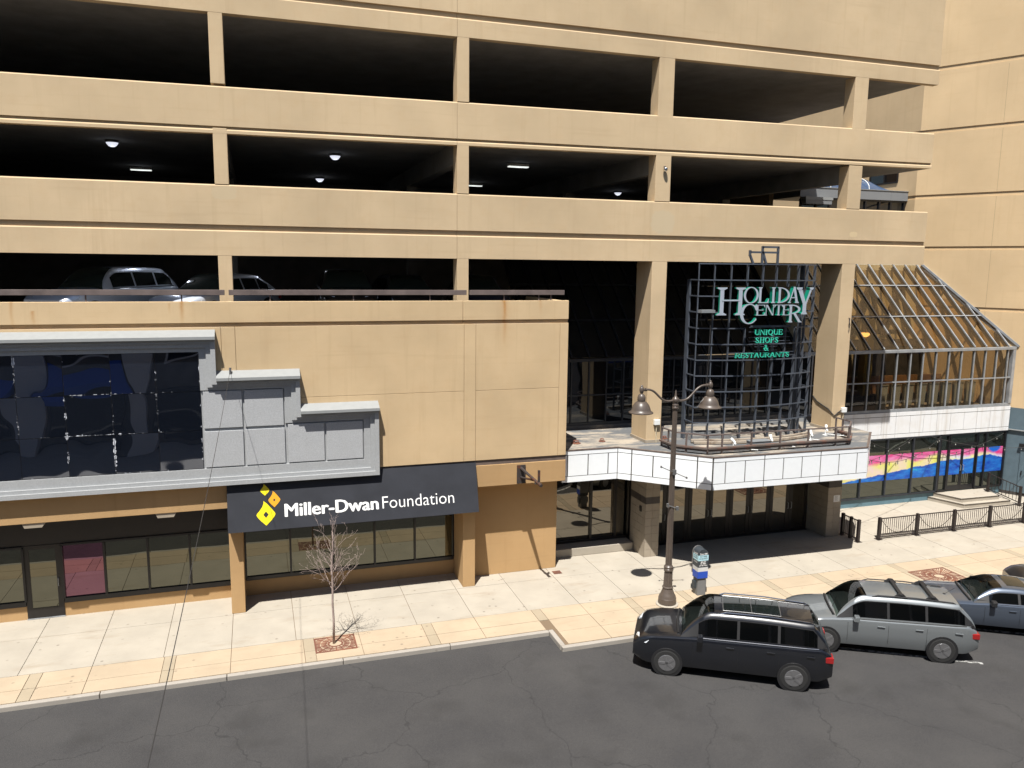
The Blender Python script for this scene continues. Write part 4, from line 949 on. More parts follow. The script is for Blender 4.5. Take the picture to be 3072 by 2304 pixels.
def ribbon(path, ws):
    L = []; R = []
    for i, (x, y) in enumerate(path):
        a = path[max(i-1, 0)]; b = path[min(i+1, len(path)-1)]
        dx_, dy_ = b[0]-a[0], b[1]-a[1]; l = math.hypot(dx_, dy_) or 1; nx, ny2 = -dy_/l, dx_/l
        w2 = (ws[i] if isinstance(ws, (list, tuple)) else ws)/2
        L.append((x+nx*w2, y+ny2*w2)); R.append((x-nx*w2, y-ny2*w2))
    return L+R[::-1]
def arcring(cx, cy, rx, ry, ix, iy, a0, a1, n=18, dx=0):
    A = [math.radians(a0+(a1-a0)*i/n) for i in range(n+1)]
    return [(cx+rx*math.cos(a), cy+ry*math.sin(a)) for a in A]+[(cx+dx+ix*math.cos(a), cy+iy*math.sin(a)) for a in A[::-1]]
def glyph(ch, W, H, wt=0.155):
    tk = wt*H; tn = 0.052*H; so = 0.065*H; st = 0.035*H; P = []
    def ser(c, y, w, s): # s=+1 bottom serif, -1 top serif
        return [(c-w/2-so, y), (c+w/2+so, y), (c+w/2+so, y+s*st), (c+w/2, y+s*st*2.6), (c-w/2, y+s*st*2.6), (c-w/2-so, y+s*st)]
    def stem(c, w=None, y0=0, y1=None, bot=True, top=True):
        w = w or tk; y1 = H if y1 is None else y1
        P.append([(c-w/2, y0), (c+w/2, y0), (c+w/2, y1), (c-w/2, y1)])
        if bot: P.append(ser(c, y0, w, 1))
        if top: P.append(ser(c, y1, w, -1))
    if ch == 'H': so = 0.125*H
    if ch == 'Y': so = 0.05*H
    lx = so+tk/2
    if ch == 'H': stem(lx); stem(W-lx); P.append([(lx, H*0.51), (W-lx, H*0.51), (W-lx, H*0.51+tn), (lx, H*0.51+tn)])
    elif ch == 'I': stem(W/2)
    elif ch == 'L': stem(lx); P.append([(lx, 0), (W-0.03*H, 0), (W, H*0.30), (W-0.05*H, H*0.24), (W-0.16*H, tn*1.1), (lx, tn)])
    elif ch in 'OQ':
        P += [arcring(W/2, H/2, W/2, H/2, W/2-tk*0.92, H/2-tn, 90, 270), arcring(W/2, H/2, W/2, H/2, W/2-tk*0.92, H/2-tn, -90, 90)]
        if ch == 'Q': P.append(ribbon([(W*0.45, H*0.10), (W*0.62, -H*0.02), (W*0.8, -H*0.16), (W*1.02, -H*0.14)], [tn, tk*0.7, tk*0.7, tn]))
    elif ch == 'C':
        P.append(arcring(W*0.54, H/2, W*0.54, H/2, W*0.54-tk*0.95, H/2-tn, 48, 310, 26, 0.03*H))
        P.append([(W*0.80, H*0.86), (W*0.97, H*0.98), (W*0.99, H*0.66), (W*0.93, H*0.66)])
        P.append([(W*0.84, H*0.10), (W*0.98, H*0.20), (W*0.95, H*0.30), (W*0.80, H*0.12)])
    elif ch == 'D': stem(lx); P.append(arcring(lx, H/2, W-lx, H/2, W-lx-tk, H/2-tn, -90, 90))
    elif ch == 'A':
        P.append([(W*0.44, H), (W*0.62, H), (W-so*1.0, 0), (W-so*1.0-tk*1.15, 0)]); P.append([(W*0.48, H*0.98), (W*0.50, H*0.80), (so+tn*1.6, 0), (so+0.2*tn, 0)])
        P.append([(W*0.24, H*0.30), (W*0.74, H*0.30), (W*0.72, H*0.30+tn), (W*0.27, H*0.30+tn)]); P.append(ser(so+tn, 0, tn*1.5, 1)); P.append(ser(W-so-tk*0.6, 0, tk, 1))
    elif ch == 'Y':
        c = W*0.52; P.append([(so, H), (so+tk*1.2, H), (c+tk*0.4, H*0.40), (c-tk*0.5, H*0.40)]); P.append([(W-so-tn*1.7, H), (W-so, H), (c+tk*0.5, H*0.36), (c+tk*0.1, H*0.40)])
        stem(c, tk, 0, H*0.45, True, False); P.append(ser(so+tk*0.6, H, tk, -1)); P.append(ser(W-so-tn, H, tn*1.5, -1))
    elif ch == 'E':
        stem(lx); P.append([(lx, H-tn), (lx, H), (W*0.93, H), (W*0.96, H*0.74), (W*0.89, H*0.78), (W*0.80, H-tn)]); P.append([(lx, 0), (W*0.95, 0), (W, H*0.30), (W*0.92, H*0.24), (W*0.80, tn), (lx, tn)])
        P.append([(lx, H*0.48), (W*0.70, H*0.48), (W*0.76, H*0.38), (W*0.76, H*0.66), (W*0.70, H*0.48+tn), (lx, H*0.48+tn)])
    elif ch == 'F': pass
    elif ch == 'N':
        stem(so+tn, tn*1.3); stem(W-so-tn, tn*1.3, 0, None, False, True); P.append([(so*0.6, H), (so*0.6+tk*1.15, H), (W-so-tn*0.4, 0), (W-so-tn*0.4-tk*0.8, 0)])
    elif ch == 'T':
        stem(W/2, None, 0, None, True, False); P.append([(0, H*0.70), (W*0.07, H*0.78), (W*0.2, H-tn), (W*0.8, H-tn), (W*0.93, H*0.78), (W, H*0.70), (W*0.97, H), (W*0.03, H)])
    elif ch in 'RP':
        stem(lx); P.append(arcring(lx, H*0.735, W*0.90-lx, H*0.265, W*0.90-lx-tk, H*0.265-tn, -90, 90))
        if ch == 'R': P.append([(W*0.36, H*0.50), (W*0.36+tk*1.1, H*0.50), (W*1.0, 0), (W*1.0-tk*1.2, 0)]); P.append([(W*0.84, 0), (W*1.04, 0), (W*1.04, st), (W*0.9, st*2)])
    elif ch == 'U':
        stem(lx, tk, H*0.33, None, False, True); stem(W-so-tn*0.8, tn*1.3, H*0.33, None, False, True)
        xo0, xo1 = lx-tk/2, W-so-tn*0.8+tn*0.65
        A = [math.radians(180+180*i/14) for i in range(15)]; xc = (xo0+xo1)/2; ro = (xo1-xo0)/2; xi0, xi1 = lx+tk/2, W-so-tn*0.8-tn*0.65; xci = (xi0+xi1)/2; ri = (xi1-xi0)/2
        P.append([(xc+ro*math.cos(a), H*0.335+H*0.335*math.sin(a)) for a in A]+[(xci+ri*math.cos(a), H*0.335+(H*0.335-tn)*math.sin(a)) for a in A[::-1]])
    elif ch == 'S':
        pth = [(0.88, 0.74), (0.84, 0.86), (0.68, 0.955), (0.46, 0.965), (0.25, 0.90), (0.16, 0.77), (0.22, 0.64), (0.45, 0.54), (0.68, 0.44), (0.84, 0.30), (0.82, 0.16), (0.66, 0.05), (0.44, 0.03), (0.22, 0.09), (0.10, 0.26)]
        wd = [0.9, 0.7, 0.45, 0.45, 0.7, 0.95, 1.05, 1.2, 1.15, 1.0, 0.8, 0.5, 0.45, 0.6, 0.9]
        P.append(ribbon([(x*W, y*H) for x, y in pth], [tk*q for q in wd]))
    elif ch == '&':
        pth = [(1.0, 0.02), (0.75, 0.18), (0.38, 0.62), (0.30, 0.80), (0.40, 0.95), (0.55, 0.93), (0.62, 0.80), (0.50, 0.62), (0.24, 0.46), (0.10, 0.28), (0.18, 0.08), (0.42, 0.03), (0.68, 0.16), (0.84, 0.36), (0.90, 0.50)]
        P.append(ribbon([(x*W, y*H) for x, y in pth], [tk*0.7, tk*0.9, tk*0.8, tk*0.5, tk*0.4, tk*0.4, tk*0.5, tk*0.4, tk*0.5, tk*0.9, tk*0.8, tk*0.5, tk*0.4, tk*0.4, tk*0.5]))
    return P
def letter(ch, x0, x1, z0, z1, yf, yb, mats, name, wt=0.155):
    polys = glyph(ch, x1-x0, z1-z0, wt); m = MB()
    for k, poly in enumerate(polys):
        area = sum(poly[i][0]*poly[(i+1) % len(poly)][1]-poly[(i+1) % len(poly)][0]*poly[i][1] for i in range(len(poly)))
        if area < 0: poly = poly[::-1]
        f_ = yf-0.0016*k; n_ = len(poly)
        a = [(x0+u, f_, z0+v) for u, v in poly]; b = [(x0+u, yb-0.001*k, z0+v) for u, v in poly]
        m.add(a, [tuple(range(n_))], 0); m.add(a+b, [(i, n_+i, n_+(i+1) % n_, (i+1) % n_) for i in range(n_)], 1); m.add(b, [tuple(range(n_-1, -1, -1))], 1)
    return m.build(name, mats, LT)
YF = -1.60
big = [('H', 15.38, 16.52, 9.05, 10.02), ('O', 16.455, 17.065, 9.46, 10.04), ('L', 17.05, 17.50, 9.47, 10.03), ('I', 17.50, 17.86, 9.47, 10.03), ('D', 17.86, 18.37, 9.47, 10.03),
       ('A', 18.30, 18.78, 9.47, 10.05), ('Y', 18.62, 19.38, 9.06, 10.03), ('C', 16.33, 17.03, 8.73, 9.45), ('E', 16.99, 17.38, 9.03, 9.41), ('N', 17.37, 17.75, 9.03, 9.41), ('T', 17.74, 18.13, 9.03, 9.41), ('E', 18.10, 18.43, 9.03, 9.41), ('R', 18.36, 18.92, 8.77, 9.41)]
for ch, a, b, c, d in big:
    letter(ch, a, b, c, d, YF-(0.012 if ch in 'CY' else 0), YF+0.085+((a+b)/2-15.9)*0.035, [M['letterface'], M['letterside']], 'sign_letter', 0.16 if d-c > 0.5 else 0.18)
def small(word, x0, x1, z0, z1):
    wd = {'I': 0.5, '&': 0.9, 'N': 1.1, 'U': 1.05, 'Q': 1.1, 'O': 1.1, 'A': 1.05, 'S': 0.75, 'E': 0.9, 'P': 0.9, 'R': 1.0, 'T': 0.95, 'H': 1.1}
    tot = sum(wd[c] for c in word)+0.16*(len(word)-1); k = (x1-x0)/tot; x = x0
    for c_ in word:
        letter(c_, x, x+wd[c_]*k, z0, z1, YF, YF+0.07, [M['mint'], M['mintside']], 'sign_letter', 0.17); x += (wd[c_]+0.16)*k
small('UNIQUE', 17.0, 18.16, 8.33, 8.52); small('SHOPS', 17.05, 18.0, 8.045, 8.24); small('&', 17.42, 17.60, 7.76, 7.97); small('RESTAURANTS', 16.24, 18.5, 7.525, 7.69)

# railing around the canopy front
CR = thing('canopy_railing', (17.4, -2.5, 4.36), 'rusty dark railing around the front of the canopy roof', 'railing')
RP = [(13.72, -1.05), (13.76, -1.95), (14.58, -2.72), (20.45, -2.72), (21.18, -1.95), (21.20, -1.10)]
for a, b in zip(RP[:-1], RP[1:]):
    u = (Vector((*b, 0))-Vector((*a, 0))).normalized()*0.012
    m = MB(); m.bar((a[0], a[1], 5.04), (b[0]+u.x, b[1]+u.y, 5.04), 0.045, 0.045); m.build('top_rail', M['rail'], CR)
    m = MB(); m.bar((a[0], a[1], 4.575), (b[0]+u.x, b[1]+u.y, 4.575), 0.17, 0.05); m.bar((a[0], a[1]-0.03, 4.51), (b[0]+u.x, b[1]+u.y-0.03, 4.51), 0.05, 0.08); m.build('beam', M['rustbeam'], CR)
for x, y in [(13.72, -1.07), (13.75, -1.5), (14.05, -2.22), (14.6, -2.70), (15.15, -2.72), (16.32, -2.72), (17.5, -2.72), (18.68, -2.72), (19.87, -2.72), (20.46, -2.70), (20.95, -2.2), (21.19, -1.5), (21.20, -1.12)]:
    B('post', M['rail'], CR, (x-0.025, x+0.025, y-0.025, y+0.025, 4.362, 5.03))
def flood(x, y, lb, tilt):
    t = thing('floodlight', (x, y, 4.36), lb, 'floodlight', 'white floodlights on the canopy roof')
    B('base', M['whitebox'], t, (x-0.09, x+0.09, y-0.07, y+0.07, 4.362, 4.40))
    m = MB(); m.tube([(x, y, 4.40), (x, y, 4.56), (x+0.03, y+0.03, 4.62)], 0.02, 6); m.build('stem', M['whitebox'], t)
    m = MB(); a = Vector((x+0.02, y-0.02, 4.63)); b = a+Vector((tilt*0.07, 0.11, 0.10)); m.tube([a-Vector((0,0.08,0.08)), a, b], [0.03, 0.042, 0.055], 10); m.build('head', M['whitebox'], t)
    m = MB(); m.tube([(x, y, 4.43), (x+0.25, y-0.42, 4.44), (x+0.5, y-0.75, 4.47)], 0.016, 5); m.build('conduit', M['whitebox'], t)
flood(15.95, -2.2, 'white floodlight at the left end of the canopy, left of the grey box', -1)
flood(17.55, -2.1, 'white floodlight just right of the grey box on the canopy', 0.5)
flood(19.55, -1.75, 'white floodlight under the right part of the lattice', 0.5)
flood(20.75, -1.1, 'white floodlight beside the right tan column on the canopy', 1)
t = thing('ballast_box', (16.95, -2.25, 4.36), 'dark grey metal box lying on the canopy roof behind the railing', 'box')
B('case', M['greybox'], t, (16.55, 17.35, -2.42, -2.1, 4.362, 4.62), bevel=0.01); B('lid', M['greybox'], t, (16.53, 17.37, -2.44, -2.08, 4.621, 4.64))
for x, y, z, lb in ((13.78, -0.56, 5.12, 'white junction box with conduit on the left tan column'), (22.0, -0.56, 5.2, 'white junction box with conduit on the right tan column')):
    t = thing('junction_box', (x, y, z), lb, 'junction box')
    B('box', M['whitebox'], t, (x-0.11, x+0.11, y-0.06, y+0.055, z-0.09, z+0.10), bevel=0.01)
    m = MB(); m.tube([(x, y, z-0.09), (x-0.02, y, z-0.4), (x, y, 4.37)], 0.014, 6); m.build('conduit', M['inwall'], t)
t = thing('wall_cable', (21.49, 0.1, 5.5), 'dark drooping cable pinned along the side of the right column', 'cable')
m = MB(); m.tube([(21.49, 0.68, 5.60), (21.48, 0.4, 5.42), (21.48, 0.0, 5.30), (21.48, -0.3, 5.22), (21.5, -0.53, 5.06), (21.6, -0.53, 4.98), (21.75, -0.53, 5.1), (21.9, -0.55, 5.2)], 0.022, 6); m.build('sheath', M['cable'], t)
# ------------------------------------------------------------------ street lamp
LX0, LY0 = 12.29, -4.45
t = thing('street_lamp', (LX0, LY0, 0), 'brown twin arm street lamp with bell shades and a fluted base', 'street lamp')
m = MB(); m.lathe([(0.36, 0), (0.36, 0.035), (0.33, 0.05)], (LX0, LY0, 0.0), 24); m.build('footing', M['con'], t)
m = MB(); m.lathe([(0.285, 0.051), (0.295, 0.10), (0.28, 0.20), (0.285, 0.23), (0.265, 0.26), (0.265, 0.30), (0.225, 0.36), (0.175, 0.50), (0.155, 0.555), (0.175, 0.57), (0.175, 0.60), (0.148, 0.62)], (LX0, LY0, 0), 24); shade_auto(m.build('base', M['lamp'], t), 40)
def fluted(r0, r1, z0, z1, n=12):
    m = MB(); v = []
    for z, r in ((z0, r0), (z1, r1)):
        for k in range(n*2): a = PI*k/n; q = r*(1.0 if k % 2 else 0.86); v.append((LX0+q*math.cos(a), LY0+q*math.sin(a), z))
    N = n*2; m.add(v, [(i, (i+1) % N, N+(i+1) % N, N+i) for i in range(N)]+[tuple(range(N-1, -1, -1)), tuple(range(N, 2*N))]); return m
fluted(0.15, 0.128, 0.62, 1.12).build('lower_shaft', M['lamp'], t)
m = MB(); m.lathe([(0.125, 1.12), (0.15, 1.14), (0.15, 1.20), (0.135, 1.215), (0.148, 1.235), (0.148, 1.275), (0.125, 1.30), (0.105, 1.33)], (LX0, LY0, 0), 20); shade_auto(m.build('collar', M['lamp'], t), 40)
fluted(0.108, 0.076, 1.33, 6.36).build('shaft', M['lamp'], t)
m = MB(); m.lathe([(0.078, 6.36), (0.10, 6.38), (0.10, 6.43), (0.085, 6.45), (0.10, 6.48), (0.10, 6.51), (0.075, 6.54), (0.075, 6.57), (0.11, 6.61), (0.115, 6.66), (0.095, 6.71), (0.05, 6.74), (0.03, 6.80), (0.02, 6.93), (0.004, 6.96)], (LX0, LY0, 0), 18); shade_auto(m.build('finial', M['lamp'], t), 50)
def arm(sx, hx, zt):
    pts = [(LX0+sx*0.08, LY0, 6.64)]
    P0, P1, P2, P3 = [Vector(q) for q in ((LX0+sx*0.08, LY0, 6.64), (LX0+sx*0.58, LY0, 6.50), (LX0+sx*0.60, LY0, zt+0.02), (hx-sx*0.16, LY0, zt-0.01))]
    pts = [(1-k)**3*P0+3*(1-k)**2*k*P1+3*(1-k)*k*k*P2+k**3*P3 for k in [i/16 for i in range(17)]]
    m = MB(); m.tube(pts, 0.034, 10); m.tube([P3, P3+Vector((sx*0.05, 0, 0))], 0.055, 10); m.tube([P3+Vector((sx*0.07, 0, 0)), P3+Vector((sx*0.16, 0, 0))], 0.045, 10); o = m.build('arm', M['lamp'], t); shade_auto(o, 45)
    m = MB(); c = (hx, LY0, zt)
    m.lathe([(0.035, -0.12), (0.06, -0.08), (0.075, -0.01), (0.06, 0.06), (0.03, 0.09), (0.035, 0.11), (0.01, 0.14)], c, 14)
    m.lathe([(0.12, -0.345), (0.125, -0.31), (0.125, -0.24), (0.10, -0.17), (0.05, -0.135), (0.035, -0.121)], c, 18)
    o = m.build('fitter', M['lamp'], t); shade_auto(o, 45)
    m = MB(); m.lathe([(0.125, -0.36), (0.19, -0.41), (0.25, -0.50), (0.285, -0.60), (0.30, -0.655), (0.375, -0.70), (0.37, -0.725), (0.30, -0.71), (0.10, -0.69)], c, 28); o = m.build('lamp_shade', M['lamp'], t); shade_auto(o, 50)
arm(-1, 11.12, 7.02); arm(1, 13.50, 7.08)
m = MB(); m.tube([(LX0-0.46, LY0-0.1, 4.58), (LX0+0.45, LY0-0.1, 4.17)], 0.014, 6); m.lathe([(0.03, -0.03), (0.03, 0.03)], (LX0-0.46, LY0-0.1, 4.58), 8); m.lathe([(0.03, -0.03), (0.03, 0.03)], (LX0+0.45, LY0-0.1, 4.17), 8); m.box(LX0-0.05, LX0+0.06, LY0-0.14, LY0-0.06, 4.3, 4.46); m.build('banner_bracket', M['steel'], t)
m = MB(); m.tube([(LX0-0.18, LY0-0.08, 3.32), (LX0+0.2, LY0-0.1, 3.18)], 0.02, 6); m.box(LX0-0.2, LX0-0.14, LY0-0.12, LY0-0.05, 3.26, 3.38); m.box(LX0+0.12, LX0+0.2, LY0-0.14, LY0-0.06, 3.14, 3.26); m.build('banner_bracket', M['steel'], t)
m = MB(); m.tube([(13.12, LY0+0.05, 6.40), (13.2, LY0+0.03, 6.55), (13.38, LY0, 6.72)], 0.008, 5); m.lathe([(0.03, -0.02), (0.03, 0.02)], (13.11, LY0+0.05, 6.39), 8); m.build('sensor_wire', M['steel'], t)

# ------------------------------------------------------------------ parking pay station
KX, KY, KA = 13.73, -3.99, math.radians(-2)
t = thing('pay_station', (KX, KY, 0), 'charcoal and blue parking pay station with rounded top, on the pavement by the lamp', 'pay station', rz=KA)
def kb(name, mat, *bx, bevel=0.0, par=t):
    m = MB()
    for q in bx: m.box(*q)
    return m.build(name, mat, par, local=True, bevel=bevel)
kb('pedestal', M['kioskg'], (-0.15, 0.15, -0.16, 0.16, 0, 0.54), bevel=0.008)
kb('side_box', M['kiosk'], (0.151, 0.215, -0.06, 0.12, 0.22, 0.46)); kb('side_box', M['kiosk'], (-0.215, -0.151, -0.06, 0.12, 0.22, 0.46))
kb('neck', M['kiosk'], (-0.14, 0.14, -0.15, 0.15, 0.541, 0.575))
prof = [(-0.185, 0.576), (0.185, 0.576), (0.185, 1.40)]+[(0.185*math.cos(a), 1.40+0.185*math.sin(a)) for a in [PI*k/14 for k in range(1, 14)]]+[(-0.185, 1.40)]
m = MB(); m.prism(prof, lambda u, v, s: (u, -0.185+0.34*s, v)); cab = m.build('cabinet', M['kiosk'], t, local=True)
prof2 = [(-0.2, 0.70), (0.2, 0.70), (0.2, 1.40)]+[(0.2*math.cos(a), 1.40+0.2*math.sin(a)) for a in [PI*k/14 for k in range(1, 14)]]+[(-0.2, 1.40)]
m = MB(); m.prism(prof2, lambda u, v, s: (u, 0.156+0.05*s, v)); m.build('back_plate', M['steel'], t, local=True)
def kface(name, mat, z0, z1): kb(name, mat, (-0.183, 0.183, -0.1885, -0.1852, z0, z1)); kb(name, mat, (-0.1885, -0.1852, -0.183, 0.15, z0, z1))
kface('lower_label', M['blue'], 0.60, 0.83); kface('white_label', M['paperlabel'], 0.831, 0.97); kface('pale_label', M['pale'], 1.20, 1.385)
def ktext(body, z, h, wd, mat):
    text_part('lettering', body, 0.1, lambda u, v: (u-wd/2, -0.1895, z+v), mat, t, width=wd, height=h).location = (0, 0, 0)
def ktext(body, z, h, wd, mat, side=False):
    vs, fs = text_mesh(body, 0.1, 0.002); mnx = min(v.x for v in vs); mxx = max(v.x for v in vs); hc = max(v.y for v in vs)
    m = MB()
    if not side: m.add([((v.x-mnx)/(mxx-mnx)*wd-wd/2, -0.1897, z+v.y/hc*h) for v in vs], fs)
    else: m.add([(-0.1897, 0.15-0.166-((v.x-mnx)/(mxx-mnx)*wd-wd/2)+0.0, z+v.y/hc*h) for v in vs], fs)
    m.build('lettering', mat, t, local=True)
for sd in (False, True):
    k = 0.85 if sd else 1.0
    ktext('Zone 1848', 1.405, 0.055, 0.27*k, M['white'], sd)
    ktext('PAY HERE', 1.315, 0.05, 0.26*k, M['ink'], sd); ktext('IN ADVANCE', 1.245, 0.05, 0.29*k, M['ink'], sd)
ktext('$0.50', 1.135, 0.05, 0.18, M['white']); ktext('15 Min', 1.075, 0.05, 0.2, M['white']); ktext('(30 Min Max)', 1.02, 0.036, 0.29, M['white'])
ktext('PAY BY PLATE', 1.12, 0.035, 0.22, M['white'], True)

# ------------------------------------------------------------------ tree grates, tree
def grate(cx, cy, lb, sc=1.0):
    t = thing('tree_grate', (cx, cy, 0), lb, 'tree grate')
    w2, d2_ = 0.80*sc, 0.63*sc
    m = MB(); m.box(cx-w2, cx+w2, cy-d2_, cy+d2_, -0.06, -0.012); m.build('bed', M['soil'], t)
    m = MB(); f = 0.045; z0, z1 = -0.0115, 0.012
    for a, b, c, d in ((-w2, w2, -d2_, -d2_+f), (-w2, w2, d2_-f, d2_), (-w2, -w2+f, -d2_+f, d2_-f), (w2-f, w2, -d2_+f, d2_-f)): m.box(cx+a, cx+b, cy+c, cy+d, z0, z1)
    m.build('rim', M['grate'], t)
    m = MB(); n = 28
    for k in range(n):
        a0, a1 = 2*PI*k/n, 2*PI*(k+1)/n
        q = [(cx+r*math.cos(a), cy+r*0.92*math.sin(a)) for r in (0.17, 0.22) for a in (a0, a1)]
        m.hexa([(*q[0], z0), (*q[1], z0), (*q[3], z0), (*q[2], z0), (*q[0], z1), (*q[1], z1), (*q[3], z1), (*q[2], z1)])
    m.build('hub', M['grate'], t)
    m = MB()
    for k in range(14):
        a = 2*PI*(k+0.5)/14; e = min((w2-f)/max(abs(math.cos(a)), 1e-3), (d2_-f)/max(abs(math.sin(a)), 1e-3))
        m.bar((cx+0.22*math.cos(a), cy+0.20*math.sin(a), 0.0), (cx+e*math.cos(a), cy+e*math.sin(a), 0.0), 0.026, 0.02)
    tag(m.build('spokes', M['grate'], t), kind='stuff')
    m = MB()
    for k in range(70):
        a = 2*PI*k/70; e = min((w2-f)/max(abs(math.cos(a)), 1e-3), (d2_-f)/max(abs(math.sin(a)), 1e-3))
        for r0, r1 in ((0.25, 0.40), (0.43, 0.60), (0.63, 0.90)):
            if r0 > e: continue
            m.bar((cx+r0*math.cos(a), cy+r0*math.sin(a), -0.004), (cx+min(r1, e)*math.cos(a), cy+min(r1, e)*math.sin(a), -0.004), 0.018 if r0 < 0.4 else 0.03, 0.016)
    tag(m.build('slots', M['grate'], t), kind='stuff')
grate(22.73, -5.08, 'rusty square tree grate with no tree, set in the tan paving'); grate(1.87, -4.17, 'rusty square tree grate around the bare street tree', 0.72)
random.seed(5)
TX, TY = 1.83, -4.15
t = thing('street_tree', (TX, TY, 0), 'young bare street tree with pinkish grey twigs in front of the navy awning', 'tree')
trunk = MB(); trunk.tube([(TX, TY, -0.02), (TX+0.01, TY, 0.7), (TX-0.01, TY+0.01, 1.2), (TX, TY, 1.65), (TX-0.01, TY, 2.3), (TX+0.03, TY, 2.9), (TX+0.04, TY, 3.3)], [0.036, 0.031, 0.029, 0.027, 0.020, 0.013, 0.008], 8)
br = MB()
def grow(p, d, L, r, lv):
    n = max(3, int(L/0.10)); pts = [p]; rs = [r]; q = p.copy(); dd = d.copy()
    for i in range(n):
        dd = (dd+Vector((random.gauss(0, .13), random.gauss(0, .13), random.gauss(0.035, .10)))).normalized(); q = q+dd*(L/n); pts.append(q.copy()); rs.append(max(0.0024, r*(1-0.72*(i+1)/n)))
        if lv < 3 and i >= 1 and random.random() < (0.66 if lv < 2 else 0.5):
            sd = dd.cross(Vector((random.gauss(0, 1), random.gauss(0, 1), random.gauss(0, 1)))).normalized()
            grow(q.copy(), (dd*0.75+sd*0.62+Vector((0, 0, 0.18))).normalized(), L*random.uniform(0.32, 0.6), rs[-1]*0.75, lv+1)
    br.tube(pts, rs, 5 if lv < 2 else 4)
for i in range(20):
    z = 1.56+1.75*(i/20)**1.25; a = i*2.4+random.uniform(-.25, .25); f_ = i/20
    L = (1.12-0.72*f_)*random.uniform(0.85, 1.08)
    grow(Vector((TX, TY, z)), Vector((math.cos(a), math.sin(a)*0.85, 0.66+0.75*f_)).normalized(), L, 0.0125-0.006*f_, 0)
grow(Vector((TX+0.04, TY, 3.25)), Vector((0.1, 0, 1)), 0.42, 0.008, 1)
trunk.build('trunk', M['bark'], t, smooth=True); br.build('branches', M['bark'], t, smooth=True)

# ------------------------------------------------------------------ fences, steps, handrail
def fence_posts(t, xs, y, h=0.86):
    for x in xs:
        B('post', M['fence'], t, (x-0.055, x+0.055, y-0.055, y+0.055, 0.012, h+0.05), bevel=0.006)
        B('post_foot', M['fence'], t, (x-0.12, x+0.12, y-0.12, y+0.12, 0.001, 0.0115))
t = thing('fence', (28, -1.32, 0), 'long dark brown picket fence with drooping arc bars around the restaurant terrace', 'fence')
FX = [23.50, 25.40, 27.33, 29.25, 31.17, 33.09, 35.01]
fence_posts(t, FX, -1.32)
for a, b in zip(FX[:-1], FX[1:]):
    for z in (0.85, 0.20, 0.09): B('fence_rail', M['fence'], t, (a+0.056, b-0.056, -1.34, -1.30, z-0.018, z+0.018))
    m = MB()
    for k in range(1, 18):
        x = a+(b-a)*k/18; m.box(x-0.008, x+0.008, -1.328, -1.312, 0.218, 0.831)
    tag(m.build('pickets', M['fence'], t), kind='stuff')
    m = MB(); m.tube([(a+0.07+(b-a-0.14)*i/20, -1.345, 0.23+0.58*(2*i/20-1)**2) for i in range(21)], 0.011, 6); m.build('arc_bar', M['fence'], t)
    m = MB()
    for k in range(17):
        x = a+(b-a)*(k+1)/18
        m.tube([(x+0.043*math.cos(q), -1.32, 0.145+0.034*math.sin(q)) for q in [2*PI*j/10 for j in range(11)]], 0.006, 4, cap=False)
    tag(m.build('scroll_rings', M['fence'], t), kind='stuff')
t = thing('fence', (22.5, -0.9, 0), 'short dark fence return beside the right tiled pier', 'fence')
for y in (-0.42, -1.32): B('post', M['fence'], t, (22.43, 22.54, y-0.055, y+0.055, 0.012, 0.91), bevel=0.006); B('post_foot', M['fence'], t, (22.36, 22.61, y-0.12, y+0.12, 0.001, 0.0115))
B('post', M['fence'], t, (22.43, 22.54, -0.93, -0.83, 0.012, 0.90))
for z in (0.85, 0.12): B('fence_rail', M['fence'], t, (22.465, 22.505, -1.26, -0.475, z-0.018, z+0.018))
m = MB()
for k in range(9):
    y = -1.22+0.085*k
    if abs(y+0.88) > 0.06: m.box(22.477, 22.493, y-0.008, y+0.008, 0.139, 0.831)
tag(m.build('pickets', M['fence'], t), kind='stuff')
t = thing('terrace_steps', (31.8, 1.9, 0), 'two wide pale concrete steps with cut corners at the restaurant doors', 'steps')
for z0, z1, g_, nm in ((0.001, 0.17, 0.32, 'lower_step'), (0.171, 0.34, 0.0, 'upper_step')):
    pl = [(30.15-g_*0.6, 2.49), (30.45-g_*0.2, 1.19+0.35-g_*1.0-0.1), (32.62+g_*0.9, 1.40-g_), (33.2+g_*0.9, 2.49)]
    pl = [(30.12-g_, 2.49), (30.55-g_*0.45, 1.30-g_), (32.75+g_, 1.25-g_), (33.25+g_, 2.49)]
    m = MB(); m.prism(pl, lambda u, v, s: (u, v, z0 if s == 0 else z1)); m.build(nm, M['con'], t, bevel=0.015)
    m = MB()
    for p_, q_ in zip(pl[:-1], pl[1:]): m.bar((*p_, z1+0.002), (*q_, z1+0.002), 0.05, 0.006)
    m.build('nosing', M['fence'], t)
t = thing('handrail', (33.3, 1.2, 0), 'dark handrail sloping down beside the restaurant steps', 'handrail')
HA, HB = (32.82, 1.95, 0.34), (33.25, 0.62, 0.0)
for x, y, z in (HA, HB): B('post', M['fence'], t, (x-0.05, x+0.05, y-0.05, y+0.05, z+0.003, z+0.92), bevel=0.006); B('post_foot', M['fence'], t, (x-0.1, x+0.1, y-0.1, y+0.1, z+0.001, z+0.0028) if False else (x-0.1, x+0.1, y-0.1, y+0.1, z+0.0011, z+0.012))
dv = (Vector(HB)-Vector(HA))
for h in (0.87, 0.14):
    m = MB(); a = Vector(HA)+dv*0.04+Vector((0, 0, h)); b = Vector(HA)+dv*0.96+Vector((0, 0, h)); m.bar(a, b, 0.035, 0.035); m.build('rail', M['fence'], t)
m = MB()
